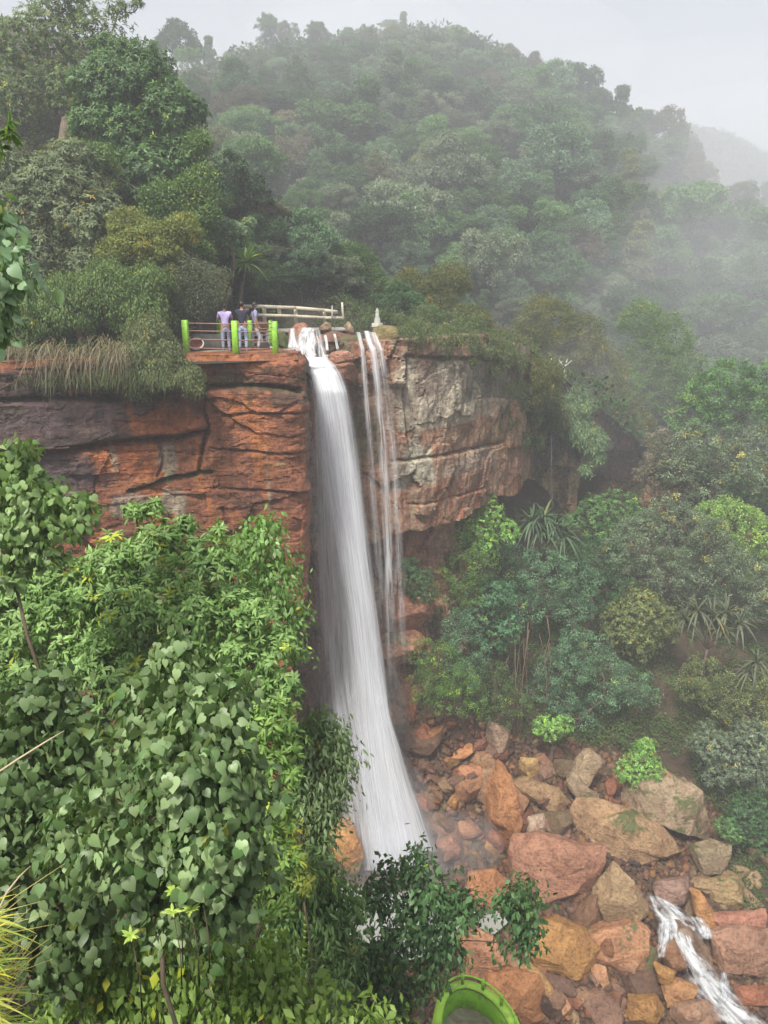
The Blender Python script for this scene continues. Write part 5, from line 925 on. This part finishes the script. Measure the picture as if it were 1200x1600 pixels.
for i, (rows, d) in enumerate((([(452, 462, 511, 34, 34), (450, 464, 530, 33.4, 33.2), (446, 470, 545, 32.6, 32.4)], .9), ([(472, 490, 510, 34.2, 34.2), (464, 496, 517, 33.3, 33.4), (459, 500, 527, 32.9, 32.9), (455, 498, 545, 32.5, 32.5), (462, 506, 568, 32., 32.)], .8), ([(488, 500, 514, 33.6, 33.7), (492, 506, 530, 32.9, 32.9), (494, 512, 552, 32.4, 32.4), (494, 518, 566, 32., 32.)], .5),
                               ([(486, 492, 518, 33.2, 33.2), (485, 493, 545, 32.7, 32.7), (486, 495, 560, 32.3, 32.3)], .7), ([(505, 511, 522, 33.2, 33.2), (507, 513, 535, 32.8, 32.8), (508, 515, 548, 32.5, 32.5)], .9), ([(519, 525, 520, 33., 33), (523, 528, 535, 32.7, 32.7), (525, 531, 547, 32.4, 32.4)], .9),
                               ([(502, 516, 553, 31.9, 31.9), (500, 518, 562, 31.6, 31.6), (500, 520, 575, 31.4, 31.4)], .7), ([(444, 462, 541, 30.6, 32), (448, 478, 552, 30.2, 31.6), (454, 490, 562, 30, 31.2), (462, 515, 568, 30, 31.2), (472, 540, 574, 30.1, 31.)], 1.), ([(434, 440, 548, 29.4, 29.6), (443, 452, 556, 29, 29.3), (454, 464, 568, 28.9, 29.2), (464, 474, 582, 29., 29.3), (472, 482, 600, 29.3, 29.6)], .85),
                               ([(402, 412, 520, 33.4, 33.4), (401, 413, 535, 32.9, 32.9), (400, 414, 552, 32.5, 32.5)], .9), ([(414, 428, 512, 33.4, 33.4), (413, 429, 535, 32.9, 32.9), (411, 431, 552, 32.3, 32.3)], .9))):
    up.append(((rows, 22, 40, lambda U, V, d=d: d*.85*sm(0, .1, V)*(.35+.65*sm(0, .15, 1-V))), dict(edge=.3, bulge=.12, seed=50+i, wob=.12)))
M_casc = water_mat('cascade_water', fu=7, fv=8., contrast=1.8, base=.45)
water('cascade', 'small white cascades tumbling over the rim rocks above the main fall', up, M_casc)
water('waterfall', 'faint thread of water falling in the dark alcove', [(([(859, 864, 680, 49, 49), (858, 866, 740, 49.4, 49.4), (855, 869, 792, 49.8, 49.8)], 10, 40, lambda U, V: .5*(1-.4*V)), dict(edge=.45, seed=71, bulge=.05))], M_veil)
rap = []
for i, (rows, d) in enumerate((([(1008, 1026, 1394, 34.4, 34.4), (1006, 1066, 1415, 34.1, 34.1), (1012, 1090, 1432, 33.9, 33.9), (1018, 1106, 1450, 33.6, 33.7), (1028, 1100, 1472, 33.2, 33.3)], 1.), ([(1020, 1066, 1436, 33.6, 33.5), (1022, 1058, 1470, 33.1, 33.), (1020, 1046, 1500, 32.7, 32.6)], .85),
                               ([(1030, 1082, 1440, 33.3, 33.2), (1048, 1094, 1480, 32.7, 32.6), (1064, 1118, 1510, 32.3, 32.2), (1068, 1142, 1535, 32., 31.9), (1078, 1172, 1560, 31.7, 31.6), (1104, 1196, 1585, 31.3, 31.3), (1132, 1240, 1625, 30.9, 30.8)], 1.), ([(1066, 1102, 1430, 33.7, 33.8), (1078, 1118, 1450, 33.3, 33.4), (1084, 1122, 1470, 33., 33.)], .8),
                               ([(1122, 1138, 1515, 32.2, 32.2), (1120, 1146, 1545, 31.9, 31.9), (1128, 1152, 1570, 31.6, 31.6)], .85))):
    rap.append(((rows, 40, 70, lambda U, V, d=d: d*.88*sm(0, .14, V)*sm(0, .14, 1-V)), dict(edge=.5, bulge=.2, seed=80+i, wob=.55)))
water('stream', 'white rapid rushing down between the boulders at the lower right', rap, M_rap)
# pools between the boulders
m, nt, out = new_mat('pool_water'); p_ = nd(nt, 'ShaderNodeBsdfPrincipled', Roughness=.18); v_ = objco(nt, world=True)
nt.links.new(mixc(nt, noise(nt, .8, 5, .6, v_), (.16, .15, .11, 1), (.36, .38, .38, 1)), p_.inputs['Base Color']); b_ = nd(nt, 'ShaderNodeBump', Strength=.4, Distance=.1); nt.links.new(noise(nt, 3., 5, .6, v_), b_.inputs['Height']); nt.links.new(b_.outputs[0], p_.inputs['Normal']); nt.links.new(p_.outputs[0], out.inputs[0]); M_pool = m
def pool(poly, z, label):
    w = A([PZ(x, y, z) for x, y in poly]); c = w.mean(0); n = len(w); V = np.r_[[c], w]; T = A([(0, 1+i, 1+(i+1) % n) for i in range(n)])
    if np.cross(V[1]-V[0], V[2]-V[0])[2] < 0: T = T[:, [0, 2, 1]]
    tag(obj('pool', V, T, M_pool), label, 'water', kind='structure')
pool([(500, 1300), (560, 1270), (700, 1290), (800, 1340), (820, 1420), (760, 1470), (640, 1500), (520, 1450), (480, 1380)], -26.55, 'misty plunge pool at the foot of the falls')
pool([(800, 1400), (960, 1400), (940, 1460), (820, 1480)], -27.2, 'grey pool between the pink boulder and the amber one')
# ================================================================== platform, rails, people
M_lime = plain('lime_paint', (.24, .52, .03), .5, .14, 5, .3, dirt=(.15, .24, .05))
M_rail = plain('rusty_rail', (.26, .14, .10), .6, .2, 8, .3)
M_conc = plain('concrete', (.36, .34, .30), .85, .2, 3, .4, dirt=(.14, .15, .09))
M_cream = plain('cream_paint', (.62, .55, .42), .7, .12, 4, .3, dirt=(.34, .29, .2))
M_white = plain('white_stone', (.3, .3, .26), .7, .15, 5, .3, dirt=(.3, .3, .24))
Zf = -2.14
def fl(px, py, z=Zf): return PZ(px, py, z)
# deck
a, b = fl(284, 552), fl(441, 553); back = A([.1, 2.4, 0]); mb = MB()
ctr = (a+b)/2+back/2+A([0, .12, 0]); ax = unit(b-a); mb.box((ctr[0], ctr[1], Zf-.08), (np.linalg.norm(b-a)+.1, 2.4, .16), A([ax, [-ax[1], ax[0], 0], [0, 0, 1]]), .02)
tag(mb.build('platform', plain('deck_concrete', (.3, .28, .24), .9, .25, 3, .5, dirt=(.12, .14, .06))), 'concrete viewing platform on the brink of the red cliff', 'platform')
# railing: posts and bars
root = tag(empty('railing', tuple(fl(369, 553))), 'lime green railing with rusty bars round the viewing platform', 'railing'); r0 = A(root.location)
def post(px, pyb, H, w, y_off=0.):
    q = fl(px, pyb); q = q+A([0, y_off, 0]); MB().box((q-r0)+A([0, 0, H/2]), (w, w, H), ax_, .012).build('post', M_lime, root); return q
ax_ = A([ax, [-ax[1], ax[0], 0], [0, 0, 1]])
f1, f2, f3 = post(292, 551, 1.13, .2), post(369, 553.5, 1.13, .2), post(430.5, 552, 1.1, .19)
g1, g2, g3 = post(310.5, 541, 1.02, .19), post(343.5, 541, 1.02, .16), post(392, 541, 1.0, .17); g4 = post(424, 541, 1., .13)
for (p, q) in ((f1, f2), (f2, f3), (g1, g2), (g2, g3), (g3, g4), (f1, g1), (f3, g4)):
    for h in (.17, .47, .76, 1.02):
        if (p is g1 or p is g2 or p is g3): h *= .9
        MB().tube([p-r0+A([0, 0, h]), q-r0+A([0, 0, h+rng.uniform(-.01, .01)])], .021, 6).build('rail', M_rail, root, smooth=True)
# low wall on the platform
q0, q1 = fl(298, 548)+A([0, .55, 0]), fl(343, 548)+A([0, .55, 0])
tag(MB().beam(q0+A([0, 0, .28]), q1+A([0, 0, .28]), .16, .56, .015).build('low_wall', M_conc), 'low mossy grey wall on the platform behind the left rails', 'wall')
q = fl(299, 545)+A([0, 1.1, 0]); tag(MB().box(q+A([-.05, .2, .5]), (.34, .2, 1.), None, .02).build('stone_pillar', M_conc), 'grey stone pillar between the two left lime posts', 'pillar')
# a broken round basket leaning on the wall
q = fl(305, 549)+A([0, .2, 0]); root = tag(empty('basket', tuple(q)), 'small round reddish basket with a white rim leaning on the low wall', 'basket')
th = np.linspace(0, 6.283, 25); tl = A([.12, -.15, .3])
rim = np.stack([.27*np.cos(th), .08*np.sin(th)+.02, .19*np.sin(th)+.26], -1); MB().tube(rim, .028, 6, caps=False).build('rim', plain('basket_rim', (.7, .66, .62), .6), root, smooth=True)
V = []; 
for k_ in range(6):
    f_ = math.cos(k_/5*1.5); d_ = k_/5*.16
    V.append(np.stack([.26*f_*np.cos(th[:-1]), .08*f_*np.sin(th[:-1])+.03+d_, .18*f_*np.sin(th[:-1])+.26-d_*.3], -1))
T = [(k_*24+i, k_*24+(i+1) % 24, (k_+1)*24+(i+1) % 24, (k_+1)*24+i) for k_ in range(5) for i in range(24)]
MB().add(np.concatenate(V), A(T)).build('bowl', plain('basket_red', (.34, .12, .09), .8), root, smooth=True)
# cream bridge rail
def bp(px, py, Y): return PY(px, py, Y)
root = tag(empty('bridge_rail', tuple(bp(413, 515, 37))), 'cream wooden rail along the footbridge above the falls', 'railing'); r0 = A(root.location)
TOPR = [(372, 478.5, 36.4), (413, 479, 36.8), (462, 481, 37.4), (507, 485, 38.), (527, 487.5, 38.4)]; LOWR = [(372, 491, 36.4), (413, 492.5, 36.8), (462, 494, 37.4), (507, 496.5, 38.), (536, 497, 38.5)]
for R_, nm, h in ((TOPR, 'top_rail', .15), (LOWR, 'lower_rail', .13)):
    for a_, b_ in zip(R_[:-1], R_[1:]): MB().beam(bp(*a_)-r0, bp(*b_)-r0, .09, h, .012).build(nm, M_cream, root)
for px, y0, y1, Y, w in ((413, 479, 517, 36.9, .17), (436, 480, 493, 37.15, .17), (462, 480, 512, 37.5, .16), (507, 483, 509, 38.1, .15), (386, 480, 512, 36.6, .16)):
    a_, b_ = bp(px, y0, Y), bp(px, y1, Y); MB().box((a_+b_)/2-r0+A([0, .08, 0]), (w, .12, abs(a_[2]-b_[2])), None, .012).build('post', M_cream, root)
tag(MB().beam(bp(536.5, 498, 38.3), bp(534.5, 472.5, 38.3), .1, .1, .012, up=(0, 1, 0)).build('post', M_cream), 'single leaning cream post at the right end of the bridge rail', 'post')
tag(MB().tube([bp(519, 506, 38), bp(519, 477, 38)], .035, 7).build('pole', M_conc, smooth=True), 'thin grey pole behind the end of the bridge rail', 'pole')
# bridge deck
a_, b_ = bp(360, 519, 37.2), bp(545, 514, 39.2); tag(MB().beam(a_, b_, 1.5, .14, .02).build('footbridge', M_conc), 'low concrete footbridge deck crossing above the cascades', 'bridge')
# white pointed marker
root = tag(empty('stone_marker', tuple(bp(589.5, 507, 36))), 'small pale pointed stone marker on the cliff top right of the falls', 'marker'); o_ = A(root.location)
def frus(mb, z0, z1, a, b):
    v = [(-a, -a, z0), (a, -a, z0), (a, a, z0), (-a, a, z0), (-b, -b, z1), (b, -b, z1), (b, b, z1), (-b, b, z1)]
    return mb.add(A(v), A([(0, 1, 5, 4), (1, 2, 6, 5), (2, 3, 7, 6), (3, 0, 4, 7), (4, 5, 6, 7)]))
frus(MB(), -.1, .06, .26, .24).build('base', M_conc, root); frus(frus(MB(), .06, .3, .15, .11), .3, .56, .095, .07).build('shaft', M_white, root); frus(MB(), .56, .72, .085, .02).build('tip', M_white, root)

# ---- lime green curved balcony low in front of the pool
zb = -16.6
ROW = [(676, 1660), (682, 1600), (688, 1568), (697, 1551), (712, 1541), (730, 1538.5), (752, 1546), (775, 1563), (793, 1585), (808, 1612), (820, 1650)]
top_ = A([PZ(x, y, zb+.95) for x, y in ROW]); k = np.linspace(0, len(top_)-1, 60); pa = np.stack([np.interp(k, np.arange(len(top_)), top_[:, i]) for i in range(3)], 1)
for _ in range(8): pa[1:-1] = (pa[:-2]+2*pa[1:-1]+pa[2:])/4
tg = unit(np.gradient(pa, axis=0)); nrm = np.stack([tg[:, 1], -tg[:, 0], tg[:, 2]*0], -1)     # inward
root = tag(empty('balcony', (float(pa[30, 0]), float(pa[30, 1])-1, zb)), 'lime green curved concrete balcony at the bottom edge of the view', 'balcony'); r0 = A(root.location)
def ribbon(path, inn, outw, z0, z1):
    V = np.concatenate([path+nrm*inn+A([0, 0, z0]), path+nrm*inn+A([0, 0, z1]), path-nrm*outw+A([0, 0, z1]), path-nrm*outw+A([0, 0, z0])]); n = len(path)
    T = [(r*n+i, r*n+i+1, ((r+1) % 4)*n+i+1, ((r+1) % 4)*n+i) for r in range(4) for i in range(n-1)]; return V-r0, A(T)
MB().add(*ribbon(pa, .07, .07, -1.1, 0)).build('parapet', M_lime, root)
MB().add(*ribbon(pa, .10, .10, .003, .05)).build('coping', plain('lime_coping', (.33, .58, .05), .55, .15, 4, .3, dirt=(.2, .26, .08)), root)
hr = pa-nrm*.02+A([0, 0, .26]); MB().tube((hr-r0)[18:], .026, 7).build('handrail', M_lime, root, smooth=True)
for i in (18, 27, 36, 44, 52): MB().tube([pa[i]-r0+A([0, 0, .04]), pa[i]-r0+A([0, 0, .33])], .04, 8).build('post', M_lime, root, smooth=True)
c_ = pa.mean(0)+A([0, -1.2, 0]); fl_ = np.r_[[c_], pa]; fl_[:, 2] = zb+.36; T = [(0, i+1, i+2) for i in range(len(pa)-1)]; T = A(T); f3_ = fl_-r0
if np.cross(f3_[T[0, 1]]-f3_[T[0, 0]], f3_[T[0, 2]]-f3_[T[0, 0]])[2] < 0: T = T[:, [0, 2, 1]]
obj('floor', f3_, T, plain('balcony_floor', (.33, .30, .24), .8, .2, 2.5, .3, dirt=(.2, .17, .12)), root)

# ---- people, seen from behind on the platform
M_skin = plain('skin', (.32, .17, .10), .6, .05, 10, .05); M_hair = plain('hair', (.012, .01, .009), .5, .2, 60, .3)
def skin_obj(name, joints, edges, mat, parent, sub=2, rootv=0):
    me = bpy.data.meshes.new(name); me.from_pydata([j[:3] for j in joints], edges, []); me.update(); me.materials.append(mat)
    o = link(bpy.data.objects.new(name, me), parent); md = o.modifiers.new('skin', 'SKIN'); md.use_smooth_shade = True
    sv = me.skin_vertices[0].data if me.skin_vertices else None
    if sv is None:
        me.skin_vertices.new() if hasattr(me.skin_vertices, 'new') else None; sv = me.skin_vertices[0].data
    for i, j in enumerate(joints):
        r = j[3]; sv[i].radius = r if isinstance(r, tuple) else (r, r); sv[i].use_root = i == rootv
    s = o.modifiers.new('sub', 'SUBSURF'); s.levels = sub; s.render_levels = sub
    return o
def ball(c, r, n=14, m=9):
    u, v = np.meshgrid(np.linspace(0, 2*math.pi, n+1)[:-1], np.linspace(0.01, math.pi-.01, m), indexing='ij'); p = np.stack([np.sin(v)*np.cos(u), np.sin(v)*np.sin(u), np.cos(v)], -1).reshape(-1, 3)*A(r)+A(c)
    i = np.arange(n*m).reshape(n, m); j = np.roll(i, -1, 0); return p, np.stack([i[:, :-1], j[:, :-1], j[:, 1:], i[:, 1:]], -1).reshape(-1, 4)
def person(loc, rz, h, shirt, jeans, label, lean=0., arms='down', stride=.05, hair_long=False):
    root = tag(empty('person', loc, rz), label, 'person'); s = h/1.7; k = lambda *p: tuple(A(p[:3], float)*s)+(p[3] if not isinstance(p[3], tuple) else tuple(A(p[3])*s),) if isinstance(p[3], tuple) else tuple(A(p[:3], float)*s)+(p[3]*s,)
    # +y is the way the person faces
    if arms == 'rail': L_ = [(.20, .02, 1.38), (.27, .12, 1.12), (.22, .36, 1.06)]; R_ = [(-.20, .02, 1.38), (-.27, .12, 1.12), (-.22, .36, 1.06)]
    elif arms == 'phone': L_ = [(.20, .02, 1.38), (.26, .2, 1.18), (.10, .36, 1.38)]; R_ = [(-.20, .02, 1.38), (-.26, .2, 1.18), (-.08, .36, 1.38)]
    else: L_ = [(.20, 0, 1.38), (.26, -.02, 1.10), (.27, .08, .86)]; R_ = [(-.20, 0, 1.38), (-.26, -.02, 1.10), (-.27, .08, .86)]
    J = [k(0, 0, .92, (.13, .10)), k(0, 0, 1.12, (.125, .09)), k(0, .0, 1.34, (.115, .075)), k(0, 0, 1.46, (.045, .045)), k(0, .01, 1.52, (.052, .055)), k(0, .015, 1.60, (.072, .088)), k(0, .01, 1.67, (.062, .07))]
    J += [k(*L_[0], .042), k(*L_[1], .042), k(*L_[2], .028), k(*R_[0], .042), k(*R_[1], .042), k(*R_[2], .028)]
    J += [k(.10, 0, .86, .085), k(.11, .02+stride, .47, .056), k(.11, -.01+stride*.6, .07, .04), k(.12, .14+stride*.6, .03, .032), k(-.10, 0, .86, .085), k(-.11, .02-stride, .47, .056), k(-.11, -.03-stride*.6, .07, .04), k(-.12, .12-stride*.6, .03, .032)]
    E = [(0, 1), (1, 2), (2, 3), (3, 4), (4, 5), (5, 6), (2, 7), (7, 8), (8, 9), (2, 10), (10, 11), (11, 12), (0, 13), (13, 14), (14, 15), (15, 16), (0, 17), (17, 18), (18, 19), (19, 20)]
    for base, side in ((9, 1), (12, -1)):      # hands: palm, four fingers, thumb
        w_ = A(J[base][:3]); el = A(J[base-1][:3]); d = unit(w_-el); sd_ = unit(np.cross(d, [0, 0, 1.])+1e-6); n_ = len(J); pm = w_+d*.06*s; J.append((*pm, (.038*s, .018*s))); E.append((base, n_))
        for f_ in range(4):
            b_ = pm+sd_*(.024-.016*f_)*s+d*.02*s; m_ = len(J); J.append((*(b_+d*.03*s), .009*s)); J.append((*(b_+d*(.055-.004*abs(f_-1))*s+A([0, 0, -.018])*s), .007*s)); E += [(n_, m_), (m_, m_+1)]
        m_ = len(J); J.append((*(pm+sd_*.045*s*side+d*.01*s), .010*s)); E.append((n_, m_))
    skin_obj('body', J, E, M_skin, root)
    hd = A(J[5][:3])
    MB().add(*ball(hd+A([0, .095, -.005])*s, A([.012, .018, .02])*s)).add(*ball(hd+A([.078, 0, 0])*s, A([.012, .02, .03])*s)).add(*ball(hd+A([-.078, 0, 0])*s, A([.012, .02, .03])*s)).build('face', M_skin, root, smooth=True)
    MB().add(*ball(hd+A([.03, .085, .02])*s, A([.012, .008, .007])*s)).add(*ball(hd+A([-.03, .085, .02])*s, A([.012, .008, .007])*s)).build('eyes', M_hair, root, smooth=True)
    MB().add(*ball(hd+A([0, .088, -.045])*s, A([.022, .008, .006])*s)).build('mouth', plain('lips', (.25, .1, .08), .5), root, smooth=True)
    V, T = ball(hd+A([0, -.012, .03])*s, A([.088, .098, .098])*s, 20, 14); rel = (V-hd)/s; V = V+A([0, -1., 0])*np.clip(rel[:, 1]-.05, 0, 1)[:, None]*.9*s*(rel[:, 2] < .06)[:, None]
    mb = MB().add(V, T)
    if hair_long: mb.add(*ball(hd+A([0, -.06, -.10])*s, A([.08, .05, .16])*s, 16, 10))
    mb.build('hair', M_hair, root, smooth=True)
    S_ = [k(0, 0, .88, (.155, .118)), k(0, 0, 1.0, (.148, .11)), k(0, 0, 1.15, (.145, .105)), k(0, 0, 1.35, (.172, .12)), k(0, 0, 1.46, (.10, .085)), k(*L_[0], .075)]
    me_ = lambda a, b, f: tuple(A(a)*(1-f)+A(b)*f)
    S_ += [k(*me_(L_[0], L_[1], .75), .056), k(*R_[0], .075), k(*me_(R_[0], R_[1], .75), .056)]
    skin_obj('shirt', S_, [(0, 1), (1, 2), (2, 3), (3, 4), (3, 5), (5, 6), (3, 7), (7, 8)], shirt, root)
    T_ = [k(0, 0, .93, (.142, .108)), k(0, 0, .86, (.14, .11)), k(.10, 0, .80, .095), k(.11, .02+stride, .47, .072), k(.11, -.01+stride*.6, .10, .058), k(-.10, 0, .80, .095), k(-.11, .02-stride, .47, .072), k(-.11, -.03-stride*.6, .10, .058)]
    skin_obj('trousers', T_, [(0, 1), (1, 2), (2, 3), (3, 4), (1, 5), (5, 6), (6, 7)], jeans, root)
    for sx, st in ((1, stride), (-1, -stride)):
        MB().add(*ball(A([.115*sx, .055+st*.6-(.01 if sx < 0 else 0), .035])*s, A([.045, .13, .04])*s, 14, 8)).build('shoe', M_shoe, root, smooth=True)
    return root
M_shoe = plain('shoe', (.2, .2, .2), .6); 
jean = lambda c: plain('denim', c, .85, .12, 12, .2)
q = fl(352, 550); person((q[0], q[1]+.25, Zf), R(14), 1.66, plain('lavender_cloth', (.46, .38, .68), .85, .08, 8, .2), jean((.22, .25, .36)), 'person in a lavender shirt and blue jeans, standing at the rail with dark hair', arms='rail')
q = fl(378, 550); person((q[0], q[1]+.35, Zf), R(-10), 1.74, plain('navy_cloth', (.012, .016, .04), .85, .1, 8, .2), jean((.26, .33, .50)), 'person in a dark navy shirt and light blue jeans, in the middle of the three', arms='phone')
q = fl(397, 549); person((q[0], q[1]+.5, Zf), R(-70), 1.70, plain('blue_grey_cloth', (.25, .25, .42), .85, .15, 8, .2), jean((.38, .38, .42)), 'person in a blue grey shirt and pale trousers, right beside the one in navy', arms='down', hair_long=True, stride=.12)
EXPO = 1.4
MISTS = [(tuple(P(600,1350,36.5)), (3.4,2.0,2.6), .13), (tuple(P(610,1290,36.8)), (2.2,1.4,4.), .1), (tuple(P(690,1320,36)), (3.,1.6,1.6), .1), (tuple(P(560,1150,36)), (2.4,1.2,6.), .05),
 (tuple(P(930,640,49)), (6,3,5), .012), (tuple(P(1080,560,62)), (12,6,11), .010), (tuple(P(1230,480,80)), (18,14,22), .008), (tuple(P(1000,480,70)), (14,8,10), .006),
 (tuple(P(1180,330,140)), (40,30,20), .005), (tuple(P(1100,200,220)), (70,30,22), .004), (tuple(P(700,90,185)), (50,20,16), .008), (tuple(P(420,110,170)), (34,20,16), .006), (tuple(P(560,60,190)), (30,18,10), .008)]
# ================================================================== haze, sky, sun, camera
def vol_mat(name, dens, c=(.93, .95, 1.)):
    m, nt, out = new_mat(name)
    v = nd(nt, 'ShaderNodeVolumePrincipled', Density=dens, Anisotropy=.1); v.inputs['Color'].default_value = (*c, 1); nt.links.new(v.outputs[0], out.inputs['Volume'])
    return m
mb = MB(); mb.box((20, 180, 22), (420, 480, 126))
tag(mb.build('haze', vol_mat('haze_air', .0024)), 'thin pale mist filling the air of the gorge', 'haze', kind='stuff')
def puff(name, c, r, dens, label, group=None):
    u, v = np.meshgrid(np.linspace(0, 2*math.pi, 33)[:-1], np.linspace(0, math.pi, 17), indexing='ij')
    p = np.stack([np.sin(v)*np.cos(u), np.sin(v)*np.sin(u), np.cos(v)], -1)
    i = np.arange(32*17).reshape(32, 17); j = np.roll(i, -1, 0); T = np.stack([i[:, :-1], i[:, 1:], j[:, 1:], j[:, :-1]], -1).reshape(-1, 4)
    p = p*(1+.18*fbm(p*1.3+A(c)*.1, 3))[..., None]
    return tag(obj(name, p.reshape(-1, 3)*A(r)+A(c), T, vol_mat(name+'_air', dens), smooth=True), label, 'mist', group, 'stuff')
for c, r, d in MISTS: puff('mist', c, r, d, 'soft bank of drifting mist', 'banks of drifting mist')

SUN_EL, SUN_AZ = 58, 205      # compass direction of the sun, from +y clockwise
w = bpy.data.worlds.new('World'); sc.world = w; w.use_nodes = True; nt = w.node_tree; nt.nodes.clear()
o_ = nt.nodes.new('ShaderNodeOutputWorld'); bg = nt.nodes.new('ShaderNodeBackground'); sky = nt.nodes.new('ShaderNodeTexSky')
sky.sky_type = 'NISHITA'; sky.sun_disc = False; sky.sun_elevation = R(SUN_EL); sky.sun_rotation = R(SUN_AZ); sky.dust_density = 4; sky.air_density = 1.2; sky.ozone_density = 1.
hs = nt.nodes.new('ShaderNodeHueSaturation'); hs.inputs['Saturation'].default_value = .38
nt.links.new(sky.outputs[0], hs.inputs['Color']); nt.links.new(hs.outputs[0], bg.inputs[0]); bg.inputs[1].default_value = .07; nt.links.new(bg.outputs[0], o_.inputs[0])
sl = bpy.data.lights.new('sun', 'SUN'); sl.energy = 2.6; sl.angle = R(9); sl.color = (1, .96, .88)
so = link(bpy.data.objects.new('sun', sl)); az = R(SUN_AZ); sd = Vector((math.sin(az)*math.cos(R(SUN_EL)), math.cos(az)*math.cos(R(SUN_EL)), math.sin(R(SUN_EL))))
so.rotation_euler = sd.to_track_quat('Z', 'Y').to_euler()
cd = bpy.data.cameras.new('camera'); cam = link(bpy.data.objects.new('camera', cd)); cd.sensor_fit = 'VERTICAL'; cd.angle = 2*math.atan(800/F); cd.clip_start = .05; cd.clip_end = 3000
cam.rotation_euler = (R(90)-PITCH, 0, 0); sc.camera = cam
sc.view_settings.view_transform = 'Standard'; sc.view_settings.look = 'None'; sc.view_settings.gamma = 1; sc.view_settings.exposure = EXPO
c = sc.cycles; c.max_bounces = 7; c.diffuse_bounces = 3; c.glossy_bounces = 2; c.transmission_bounces = 3; c.volume_bounces = 1; c.transparent_max_bounces = 24
c.use_denoising = True; c.denoiser = 'OPENIMAGEDENOISE'; c.use_adaptive_sampling = True; c.adaptive_threshold = .02; c.caustics_reflective = False; c.caustics_refractive = False
